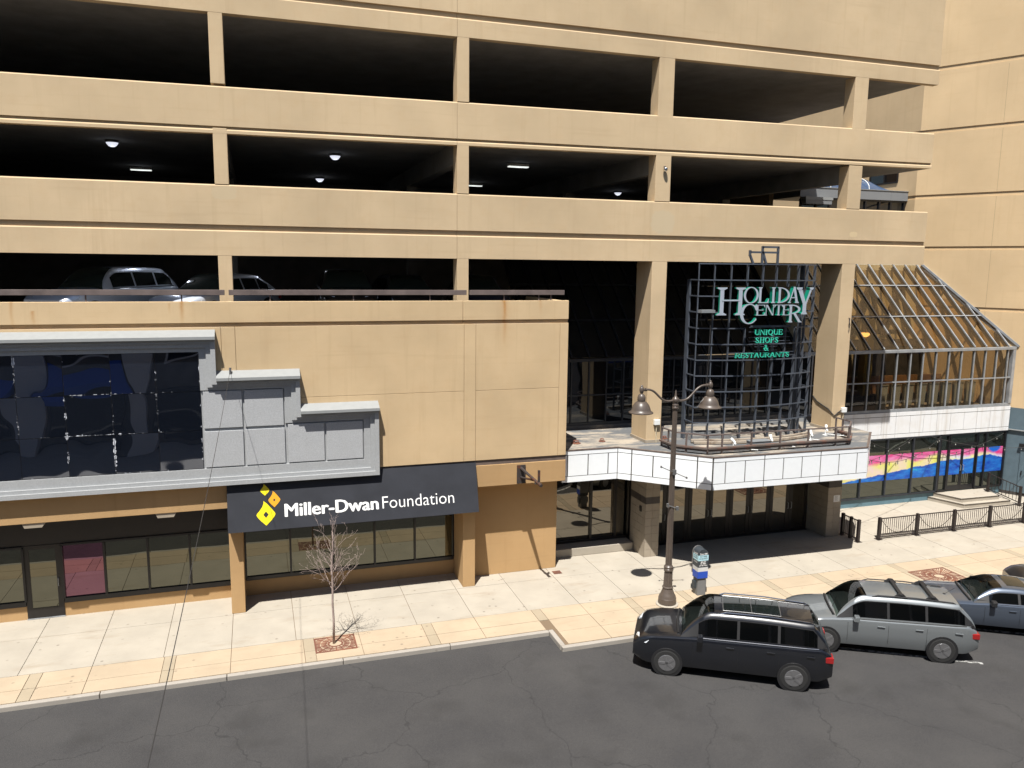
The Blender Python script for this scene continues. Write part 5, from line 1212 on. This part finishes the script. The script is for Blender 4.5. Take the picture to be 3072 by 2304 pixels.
for k in range(1, 9):
    p_ = Vector(HA)+dv*k/9; m.box(p_.x-0.008, p_.x+0.008, p_.y-0.008, p_.y+0.008, p_.z+0.14, p_.z+0.86)
tag(m.build('pickets', M['fence'], t), kind='stuff')

# ------------------------------------------------------------------ small wall things
t = thing('wall_bracket', (8.35, -1.3, 3.75), 'rusty steel sign bracket on a plate at the tan lintel', 'bracket')
B('plate', M['rustbracket'], t, (8.20, 8.50, -1.335, -1.303, 3.45, 4.08))
m = MB(); m.tube([(8.34, -1.33, 3.98), (8.42, -2.0, 3.88), (8.50, -2.75, 3.78)], [0.05, 0.045, 0.045], 8); m.tube([(8.34, -1.33, 3.66), (8.47, -2.3, 3.80)], 0.035, 8); m.tube([(8.497, -2.72, 3.785), (8.51, -2.86, 3.77)], 0.055, 8); m.build('arm', M['rustbracket'], t)
B('bolt', M['steel'], t, (8.44, 8.52, -2.5, -2.4, 3.72, 3.80))
m = MB(); m.box(8.475, 8.535, -2.68, -2.60, 3.84, 4.22); m.build('hanger', M['rustbracket'], t)
t = thing('pavement_drain', (9.85, -0.97, 0), 'small rusty drain grille in the paving by the wall corner', 'drain')
m = MB(); m.box(9.70, 10.0, -1.10, -0.84, 0.0025, 0.006); m.build('sump', M['joint'], t)
m = MB()
for k in range(7): m.box(9.705+k*0.044, 9.729+k*0.044, -1.10, -0.84, 0.0065, 0.014)
for y in (-1.10, -0.975, -0.85): m.box(9.70, 10.0, y-0.01, y+0.01, 0.0066, 0.0135)
tag(m.build('bars', M['grate'], t), kind='stuff')
t = thing('guy_wire', (-0.73, -1.42, 7.6), 'thin dark wire running from the grey coping across the street', 'wire')
m = MB(); m.box(-0.76, -0.70, -1.50, -1.36, 7.46, 7.60); m.lathe([(0.035, 0), (0.035, 0.05)], (-0.73, -1.45, 7.60), 8); m.build('anchor', M['steel'], t)
m = MB(); a = Vector((-0.73, -1.5, 7.57)); b = Vector((-1.18, -26.45, 6.1)); m.tube([a+(b-a)*(k/24)+Vector((0, 0, -0.35*math.sin(PI*k/24))) for k in range(25)], 0.0055, 5); m.build('cable', M['cable'], t)
def string_lights(a, b, sag, n, lb, drops=True):
    a = Vector(a); b = Vector(b)
    f = lambda s: a+(b-a)*s-Vector((0, 0, sag*4*s*(1-s)))
    t = thing('string_lights', a, lb, 'string lights', 'string lights over the restaurant terrace')
    m = MB(); m.tube([f(k/30) for k in range(31)], 0.009, 4); m.build('cord', M['cable'], t)
    for k in range(n):
        p_ = f((k+0.5)/n)
        m = MB(); m.lathe([(0.018, 0), (0.02, -0.05), (0.012, -0.06)], p_, 6); s_ = m.build('socket', M['cable'], t)
        m = MB(); m.lathe([(0.012, -0.061), (0.026, -0.09), (0.024, -0.115), (0.008, -0.13)], p_, 8); m.build('bulb', M['bulb'], t, smooth=True)
string_lights((22.97, -0.95, 3.25), (30.2, 2.40, 3.05), 0.55, 9, 'string of bulbs from the canopy corner to the restaurant doors')
string_lights((23.0, 1.0, 2.35), (28.6, 2.40, 3.10), 0.30, 8, 'lowest string of bulbs across the yellow part of the mural')
string_lights((26.0, 2.40, 3.08), (34.0, 2.4, 3.0), 0.85, 10, 'string of bulbs sagging in front of the restaurant doors')
string_lights((29.6, 2.40, 3.08), (34.9, 0.9, 2.7), 0.30, 7, 'string of bulbs reaching the dark teal wall')

# ------------------------------------------------------------------ vehicles
def interp(tab, x):
    if x >= tab[0][0]: return tab[0][1]
    for (xa, a), (xb, b) in zip(tab[:-1], tab[1:]):
        if xb <= x <= xa:
            k = (xa-x)/(xa-xb); k = k*k*(3-2*k)*0.5+k*0.5; return a+(b-a)*k
    return tab[-1][1]
def vehicle(name, label, cat, loc, rz, pm, L, W, H, hood, belt, x1, x2, x3, x4, kind='suv', pillars=(), group=None, detail=True, lean=0.30, nose=0.78, trim=None, hoodx=None):
    """nose towards +x. x1 windscreen foot, x2 front of roof, x3 rear of roof, x4 foot of the tailgate glass"""
    t = thing(name, loc, label, cat, group, rz)
    N = L/2; hw = W/2
    def wid(x):
        a = N-0.75
        k = max(0, (abs(x)-a)/0.75); return hw*(1-0.20*k**2.4) if x > 0 else hw*(1-0.14*k**2.6)
    zbt = [(N, nose), (N-0.06, nose+0.05), (N-0.25, hood-0.06), (N-0.55, hood), (x1+0.1, belt-0.03), (x1-0.4, belt), (x4+0.1, belt+0.04), (-N+0.25, belt+(0.02 if kind != 'sedan' else -0.02)), (-N+0.05, belt-0.10), (-N, belt-0.22)]
    crown = [(N, 0.0), (N-0.3, 0.05), (x1, 0.07), (x4, 0.05), (-N+0.2, 0.04), (-N, 0.0)]
    zst = [(N, 0.34), (N-0.35, 0.22), (-N+0.35, 0.24), (-N, 0.36)]
    xs = sorted(set([N, N-0.02, N-0.06, N-0.13, N-0.25, N-0.40, N-0.6, N-0.85, -N, -N+0.02, -N+0.06, -N+0.14, -N+0.3]+[N-1.1-(L-1.5)*k/22 for k in range(23)]), reverse=True)
    def section(x):
        w_ = wid(x); zb = interp(zbt, x); zs_ = interp(zst, x); c = interp(crown, x); h = zb-zs_
        return [(0.80*w_, zs_), (0.93*w_, zs_+0.05), (0.985*w_, zs_+0.28*h), (1.0*w_, zs_+0.52*h), (0.992*w_, zs_+0.74*h), (0.985*w_, zb-0.09), (0.965*w_, zb-0.03), (0.91*w_, zb+0.005), (0.70*w_, zb+c*0.62), (0.40*w_, zb+c*0.92), (0, zb+c)]
    vs = []; fs = []; np_ = 21
    for x in xs:
        s = section(x); full = [(y, z) for y, z in s]+[(-y, z) for y, z in s[:-1][::-1]]
        vs += [(x, y, z) for y, z in full]
    for i in range(len(xs)-1):
        for j in range(np_-1): fs.append((i*np_+j, (i+1)*np_+j, (i+1)*np_+j+1, i*np_+j+1))
        fs.append((i*np_+np_-1, (i+1)*np_+np_-1, (i+1)*np_, i*np_))
    fs.append(tuple(range(np_))); fs.append(tuple((len(xs)-1)*np_+j for j in range(np_-1, -1, -1)))
    m = MB(); m.add(vs, fs); body = shade_auto(m.build('body', pm, t, local=True), 38)
    # cabin
    def zr(x):
        if x >= x1: return belt
        if x > x2: k = (x1-x)/(x1-x2); return belt+0.02+(H-0.02-belt-0.02)*(math.sin(k*PI/2)**0.92)
        if x >= x3: return H-0.02+0.02*math.sin(PI*(x2-x)/(x2-x3))-(0.05 if kind == 'sedan' else 0.03)*((x2-x)/(x2-x3))**2
        if x > x4:
            k = (x-x4)/(x3-x4); return belt+0.03+(H-0.07-belt-0.03)*(k**0.85 if kind == 'sedan' else k**0.7)
        return belt+0.02
    cx_ = [x1, x1-0.03]+[x1-(x1-x2)*k/9 for k in range(1, 10)]+[x2-(x2-x3)*k/14 for k in range(1, 15)]+[x3-(x3-x4)*k/7 for k in range(1, 7)]+[x4+0.02, x4]
    cx_ = sorted(set(round(q, 4) for q in cx_), reverse=True)
    def csec(x):
        zb = interp(zbt, x)-0.01; z = max(zr(x), zb+0.012); yb = 0.915*wid(x); h = z-zb
        yt = max(yb-lean*h, 0.3); ri = min(0.10, h*0.35)
        g = lambda k: (yb-(yb-yt)*k, zb+(h-ri)*k)
        return [g(0), g(0.10), g(0.93), (yt-ri*0.30, z-ri*0.45), (yt-ri*1.0, z-ri*0.10), (yt*0.55, z+0.012), (0, z+0.02)]
    groups = {'roof': ([], []), 'windscreen': ([], []), 'rear_window': ([], []), 'pillars': ([], [])}
    wins = [[] for _ in range(len(pillars)-1)]
    S_ = [csec(x) for x in cx_]
    def P(i, j, s): y, z = S_[i][j]; return (cx_[i], y*s, z)
    def addq(gname, q, s):
        v, f = groups[gname]; b = len(v); v += q; f.append((b, b+1, b+2, b+3) if s > 0 else (b+3, b+2, b+1, b))
    for i in range(len(cx_)-1):
        xm = (cx_[i]+cx_[i+1])/2
        for s in (1, -1):
            for j in range(6):
                q = [P(i, j, s), P(i+1, j, s), P(i+1, j+1, s), P(i, j+1, s)]
                if j >= 3: gname = 'windscreen' if (xm > x2 and j >= 4) else ('rear_window' if (xm < x3 and xm > x4 and j >= 4) else 'roof')
                else: gname = 'roof' if j != 1 else 'pillars'
                addq(gname, q, s)
    mats = {'roof': pm, 'windscreen': M['shieldc'] if detail else M['cshield'], 'rear_window': M['sidec'] if detail else M['cglass'], 'pillars': M['plastic'] if detail else pm}
    for k, (v, f) in groups.items():
        if f:
            m = MB(); m.add(v, f); o = m.build(k if k != 'pillars' else 'pillar_panel', mats[k], t, local=True)
            import bmesh
            bm = bmesh.new(); bm.from_mesh(o.data); bmesh.ops.remove_doubles(bm, verts=bm.verts, dist=0.0005); bm.to_mesh(o.data); bm.free(); shade_auto(o, 40)
    # side windows, set a few millimetres proud of the cabin side
    for a, b in zip(pillars[:-1], pillars[1:]):
        for s in (1, -1):
            m = MB(); n_ = 8; v = []
            for k in range(n_+1):
                x = a-0.035-(a-b-0.07)*k/n_
                zb = interp(zbt, x)-0.01; z = max(zr(x), zb+0.05); yb = 0.915*wid(x); h = z-zb; yt = max(yb-lean*h, 0.3); ri = min(0.10, h*0.35)
                for kk in (0.12, 0.90): v.append((x, s*(yb-(yb-yt)*kk+0.006), zb+(h-ri)*kk+0.002))
            f = [(2*k, 2*k+2, 2*k+3, 2*k+1) if s > 0 else (2*k+1, 2*k+3, 2*k+2, 2*k) for k in range(n_)]
            m.add(v, f); m.build('side_window', M['sidec'] if detail and a < pillars[0]-0.01 or detail else M['cglass'], t, local=True, smooth=True)
    zb1 = interp(zbt, x1-0.3)
    if detail:
        m = MB(); ww = hw*0.86; m.box(x4+0.06, x1-0.10, -ww, ww, belt-0.02, belt+0.075); m.build('cabin_floor', M['plastic'], t, local=True)
        m = MB(); m.prism([(x1-0.12, belt+0.076), (x1-0.55, belt+0.076), (x1-0.62, belt+0.13), (x1-0.5, belt+0.16), (x1-0.2, belt+0.12)], lambda u, v, s: (u, -ww*0.9+1.8*ww*s, v)); m.build('dashboard', M['plastic'], t, local=True)
        for xx in ([x2-0.42, x2-1.32] if x2-1.32 > x4+0.35 else [x2-0.42]):
            for yy in (-0.36, 0.36):
                m = MB(); m.hexa([(xx+0.10, yy-0.22, belt+0.077), (xx+0.10, yy+0.22, belt+0.077), (xx-0.06, yy+0.22, belt+0.077), (xx-0.06, yy-0.22, belt+0.077), (xx-0.02, yy-0.18, belt+0.20), (xx-0.02, yy+0.18, belt+0.20), (xx-0.12, yy+0.18, belt+0.20), (xx-0.12, yy-0.18, belt+0.20)])
                m.box(xx-0.15, xx-0.05, yy-0.11, yy+0.11, belt+0.215, belt+0.35); m.build('car_seat', M['seatcloth'], t, local=True, bevel=0.02)
        m = MB(); m.tube([(x1-0.72+0.05*math.cos(q), 0.36*-1+0.17*math.cos(q), belt+0.14+0.13*math.sin(q)) for q in [2*PI*k/14 for k in range(15)]], 0.014, 5, cap=False); m.build('steering_wheel', M['plastic'], t, local=True)
        m = MB(); m.box(-N-0.012, -N+0.02, -0.16, 0.16, belt-0.42, belt-0.31); m.build('number_plate', M['white'], t, local=True)
    for s in (1, -1):
        m = MB(); m.tube([(pillars[0]-0.02, s*(0.918*hw+0.008), interp(zbt, pillars[0])+0.012)]+[(pillars[0]+(pillars[-1]-pillars[0])*k/10, s*(0.918*wid(pillars[0]+(pillars[-1]-pillars[0])*k/10)+0.01), interp(zbt, pillars[0]+(pillars[-1]-pillars[0])*k/10)+0.012) for k in range(1, 11)], 0.011, 5); m.build('window_trim', trim or M['plastic'], t, local=True)
        if detail:
            m = MB(); c = Vector((x1-0.52, s*(hw+0.07), zb1+0.07)); m.hexa([c+Vector(q) for q in ((0.10, -0.11, -0.07), (0.10, 0.11, -0.07), (-0.05, 0.10, -0.08), (-0.05, -0.11, -0.08), (0.07, -0.10, 0.08), (0.07, 0.10, 0.07), (-0.06, 0.09, 0.08), (-0.06, -0.10, 0.08))]); m.bar(c+Vector((0, -s*0.17, -0.04)), c, 0.06, 0.05); m.build('mirror', M['plastic'] if kind == 'sedan' else pm, t, local=True, bevel=0.02)
        for xw in (N-0.92, -N+0.95):
            R = 0.36 if kind != 'sedan' else 0.33
            m = MB(); m.tube([(xw, s*(hw-0.22), R), (xw, s*(hw-0.002), R)], R+0.055, 28); m.tube([(xw, s*(hw-0.0019), R), (xw, s*(hw+0.006), R)], [R+0.054, R+0.05], 28); m.build('wheel_arch', M['plastic'], t, local=True)
            m = MB(); m.tube([(xw, s*(hw-0.1), R), (xw, s*(hw+0.002), R), (xw, s*(hw+0.016), R)], [R, R, R-0.04], 28); wv = m.build('wheel', M['tyre'], t, local=True)
            m = MB(); m.tube([(xw, s*(hw+0.012), R), (xw, s*(hw+0.022), R)], [R*0.66, R*0.60], 20)
            for q in range(5):
                a = 2*PI*q/5; m.bar((xw, s*(hw+0.024), R), (xw+R*0.6*math.cos(a), s*(hw+0.024), R+R*0.6*math.sin(a)), 0.06, 0.02, (0, 1, 0))
            m.build('rim', M['rim'], wv, local=True)
        hx_ = N-0.20
        m = MB(); zh = interp(zbt, hx_)-0.12
        m.hexa([(N-0.03, s*hw*0.50, zh-0.06), (N-0.09, s*hw*0.80, zh-0.05), (N-0.36, s*hw*0.975, zh+0.0), (N-0.30, s*hw*0.45, zh), (N-0.085, s*hw*0.50, zh+0.075), (N-0.16, s*hw*0.80, zh+0.085), (N-0.44, s*hw*0.965, zh+0.10), (N-0.36, s*hw*0.45, zh+0.08)])
        m.build('headlight', M['lens'], t, local=True, bevel=0.012)
        m = MB(); zt_ = interp(zbt, -N+0.12)-0.16; m.box(-N-0.004, -N+0.20, s*hw*0.62, s*hw*0.93, zt_-0.08, zt_+0.08); m.build('tail_light', M['red'], t, local=True, bevel=0.02)
    m = MB(); zg = nose-0.10; m.box(N-0.05, N+0.012, -hw*0.42, hw*0.42, zg-0.11, zg+0.04); gr = m.build('grille', M['plastic'], t, local=True, bevel=0.01)
    for k in range(3): B_ = MB(); B_.box(N+0.0125, N+0.019, -hw*0.40, hw*0.40, zg-0.09+k*0.045, zg-0.075+k*0.045); B_.build('grille_bar', M['chrome'], gr, local=True)
    m = MB(); m.box(N-0.12, N+0.02, -hw*0.66, hw*0.66, 0.33, 0.43); m.build('bumper_insert', M['plastic'], t, local=True, bevel=0.02)
    m = MB(); m.box(-N-0.02, -N+0.12, -hw*0.7, hw*0.7, 0.38, 0.50); m.build('bumper_insert', M['plastic'], t, local=True, bevel=0.02)
    if detail:
        m = MB()
        for x in pillars[1:-1]+((pillars[0]+0.10),):
            for s in (1, -1): m.tube([(x, s*(0.997*hw+0.001), 0.42), (x, s*(1.0*hw+0.001), 0.62), (x, s*(0.985*hw+0.003), belt-0.09)], 0.004, 4)
        tag(m.build('door_seams', M['plastic'], t, local=True), kind='stuff')
        for x in pillars[1:]:
            for s in (1, -1): m = MB(); m.tube([(x+0.30, s*(hw+0.012), belt-0.14), (x+0.10, s*(hw+0.016), belt-0.14)], 0.016, 6); m.build('door_handle', pm, t, local=True)
        m = MB(); m.tube([(x1+0.06, -hw*0.78, belt+0.02), (x1+0.10, -hw*0.3, belt+0.055), (x1+0.10, hw*0.3, belt+0.055), (x1+0.06, hw*0.78, belt+0.02)], 0.035, 6); m.build('cowl', M['plastic'], t, local=True)
        m = MB(); m.tube([(x1+0.03, hw*0.35, belt+0.085), (x1-0.20, -hw*0.25, belt+0.21)], 0.008, 4); m.tube([(x1+0.03, -hw*0.25, belt+0.085), (x1-0.08, -hw*0.72, belt+0.13)], 0.008, 4); m.build('wiper', M['plastic'], t, local=True)
    return t, zr
CA = PI - math.radians(31)      # nose towards -x and the kerb
def pose(nx, ny, L, ang): return (nx-math.cos(ang)*L/2, ny-math.sin(ang)*L/2, -0.13)
pm1 = paint('black_paint', (0.006, 0.007, 0.010), 0.0)
pm2 = paint('grey_silver_paint', (0.24, 0.26, 0.27), 0.55, 0.32)
pm3 = paint('slate_blue_paint', (0.085, 0.105, 0.14), 0.55, 0.32)
pm4 = paint('dark_car_paint', (0.010, 0.008, 0.008), 0.1)
pm5 = paint('garage_silver_paint', (0.62, 0.68, 0.78), 0.35, 0.34)
a1 = PI-math.radians(31)
c1, zr1 = vehicle('parked_car', 'long black car with glass roof panel parked nearest the street lamp', 'car', pose(9.91, -6.93, 5.1, a1), a1, pm1, 5.1, 2.0, 1.79, 1.05, 1.12, 1.30, 0.45, -2.05, -2.44, 'suv', (0.88, -0.18, -1.2, -2.18), 'cars parked at an angle along the kerb', trim=M['chrome'])
a2 = PI-math.radians(29)
c2, zr2 = vehicle('parked_car', 'silver grey estate car with black roof bars between the black and the slate blue car', 'car', pose(14.85, -7.10, 4.95, a2), a2, pm2, 4.95, 1.88, 1.68, 0.95, 1.04, 1.28, 0.46, -1.95, -2.38, 'suv', (0.88, -0.10, -1.10, -2.12), 'cars parked at an angle along the kerb')
a3 = PI-math.radians(31)
c3, zr3 = vehicle('parked_car', 'slate blue sedan with sunroof parked beside the empty tree grate', 'car', pose(19.5, -7.15, 4.8, a3), a3, pm3, 4.8, 1.85, 1.42, 0.90, 0.96, 0.95, 0.12, -0.95, -1.75, 'sedan', (0.55, -0.30, -1.20), 'cars parked at an angle along the kerb', lean=0.42, nose=0.70, trim=M['chrome'])
a4 = PI-math.radians(31)
c4, zr4 = vehicle('parked_car', 'black car at the right edge, farthest along the kerb', 'car', pose(23.6, -7.1, 4.8, a4), a4, pm4, 4.8, 1.88, 1.62, 0.98, 1.05, 1.0, 0.2, -1.7, -2.25, 'suv', (0.6, -0.28, -1.15, -1.95), 'cars parked at an angle along the kerb')
# roof details
for s in (1, -1):
    for c, H, x2, x3, w_, mt in ((c1, 1.79, 0.3, -2.1, 0.66, M['chrome']), (c2, 1.68, 0.32, -1.95, 0.62, M['plastic'])):
        m = MB(); m.tube([(x2, s*w_, H-0.055), (x2-0.15, s*w_, H+0.005), ((x2+x3)/2, s*w_, H+0.015), (x3+0.15, s*(w_-0.02), H-0.04), (x3, s*(w_-0.03), H-0.11)], 0.018, 6); m.build('roof_rail', mt, c, local=True)
for x in (-0.45, -1.28):
    m = MB(); m.box(x-0.05, x+0.05, -0.63, 0.63, 1.725, 1.765); m.build('roof_bar', M['plastic'], c2, local=True, bevel=0.012)
    for s in (1, -1):
        m = MB(); m.hexa([(x-0.17, s*0.56-0.04, 1.665), (x+0.17, s*0.56-0.04, 1.665), (x+0.17, s*0.56+0.06, 1.655), (x-0.17, s*0.56+0.06, 1.655), (x-0.06, s*0.56-0.03, 1.77), (x+0.06, s*0.56-0.03, 1.77), (x+0.06, s*0.56+0.04, 1.77), (x-0.06, s*0.56+0.04, 1.77)]); m.build('bar_foot', M['plastic'], c2, local=True)
m = MB(); m.tube([(-1.75, 0.0, 1.655), (-2.02, 0.0, 1.86)], 0.006, 5); m.lathe([(0.05, 0), (0.03, 0.03)], (-1.75, 0, 1.648), 8); m.build('antenna', M['plastic'], c2, local=True)
def roofglass(c, zr_, x0, x1_, hw_, frame, par_mat):
    v = []; n_ = 8
    for k in range(n_+1):
        x = x0+(x1_-x0)*k/n_
        for j in range(5):
            y = -hw_+2*hw_*j/4; v.append((x, y, zr_(x)+0.020-0.028*abs(y/0.62)**2+0.004))
    f = [(k*5+j, (k+1)*5+j, (k+1)*5+j+1, k*5+j+1) for k in range(n_) for j in range(4)]
    f = [q[::-1] for q in f]
    m = MB(); m.add(v, f); o = m.build('roof_glass', par_mat, c, local=True, smooth=True)
    if frame:
        m = MB(); e = [v[k*5] for k in range(n_+1)]+[v[n_*5+j] for j in range(1, 5)]+[v[k*5+4] for k in range(n_-1, -1, -1)]+[v[j] for j in range(3, -1, -1)]
        m.tube(e, 0.010, 4, cap=False); m.tube([v[4*5+j] for j in range(5)], 0.007, 4); m.build('glass_seal', frame, c, local=True)
roofglass(c1, zr1, 0.22, -1.25, 0.50, M['steel'], M['cglass']); roofglass(c3, zr3, -0.05, -0.62, 0.42, None, M['cglass'])
# vehicles on the lower parking deck
def deck_car(lb, x, y, ang, pm, sedan, nm='parked_car'):
    a = -PI/2-math.radians(ang); L = 4.8
    if sedan: vehicle(nm, lb, 'car', (x-math.cos(a)*L/2, y-math.sin(a)*L/2, 8.752), a, pm, L, 1.85, 1.58, 0.93, 1.0, 1.0, 0.15, -1.3, -2.05, 'suv', (0.6, -0.25, -1.1, -1.7), 'vehicles parked on the lower garage deck', False, 0.36, 0.74)
    else: vehicle(nm, lb, 'car', (x-math.cos(a)*L/2, y-math.sin(a)*L/2, 8.752), a, pm, L, 1.95, 1.76, 1.02, 1.10, 1.05, 0.3, -1.7, -2.2, 'suv', (0.7, -0.28, -1.2, -1.95), 'vehicles parked on the lower garage deck', False, 0.30, 0.80)
deck_car('large silver blue car nearest the left end of the lower garage deck', -5.85, 0.42, 36, pm5, False)
deck_car('silver blue car with a sunlit front, beside the left garage column', -2.45, 0.12, 34, pm5, True)
deck_car('black car with a chrome grille facing out under the garage', 3.0, 0.5, 2, pm4, False)
deck_car('dark car facing out just left of the middle garage column', 5.35, 0.6, -4, pm1, True)
deck_car('dark blue car right of the middle garage column', 7.9, 1.4, 6, paint('deck_navy_paint', (0.02, 0.03, 0.06), 0.3), True)

t = thing('wall_camera', (13.72, -0.6, 14.05), 'small silver camera high on the garage column above the lattice', 'camera')
B('mount', M['steel'], t, (13.69, 13.75, -0.56, -0.502, 14.06, 14.16))
m = MB(); m.lathe([(0.02, 0.06), (0.075, 0.03), (0.08, -0.02), (0.05, -0.08), (0.01, -0.10)], (13.72, -0.60, 14.06), 12); m.build('dome', M['chrome'], t, smooth=True)
t = thing('pipe_stub', (21.95, -0.55, 8.6), 'bent rusty pipe stub on the right tan column', 'pipe')
m = MB(); m.tube([(21.98, -0.502, 8.82), (21.98, -0.56, 8.80), (21.95, -0.57, 8.68), (21.99, -0.57, 8.55), (21.97, -0.56, 8.42)], 0.018, 6); m.build('pipe', M['rustbracket'], t)
# ------------------------------------------------------------------ the building across the street (behind the camera; seen in reflections)
OB = thing('opposite_building', (5, -30, 0), 'dark stone building across the street, mirrored in the shop glass', 'building')
B('wall', M['opp'], OB, (-40, 60, -38, -27.2, 0.02, 15))
for i in range(16):
    x = -37+i*6.0
    B('column', M['oppcol'], OB, (x, x+1.1, -27.19, -26.6, 0.02, 9.2))
    f = B('shop_window', M['frame'], OB, (x+1.5, x+5.6, -27.19, -27.05, 0.5, 3.2)); B('pane', M['dark'], f, (x+1.6, x+5.5, -27.049, -27.03, 0.6, 3.1))
    f = B('window', M['oppcol'], OB, (x+2.0, x+5.0, -27.19, -27.1, 5.2, 7.4)); B('pane', M['dark'], f, (x+2.12, x+4.88, -27.099, -27.08, 5.32, 7.28))
    if i % 3 != 2:
        m = MB(); m.prism([(-27.19, 4.4), (-25.9, 3.5), (-25.9, 3.2), (-27.19, 3.3)], lambda u, v, s: (x+1.3 if s == 0 else x+5.8, u, v)); m.build('awning', M['oppblue'], OB)
ow = B('far_pavement', M['kerb'], None, (-40, 60, -27.1, -20.0, -0.17, -0.01)); tag(ow, kind='structure')
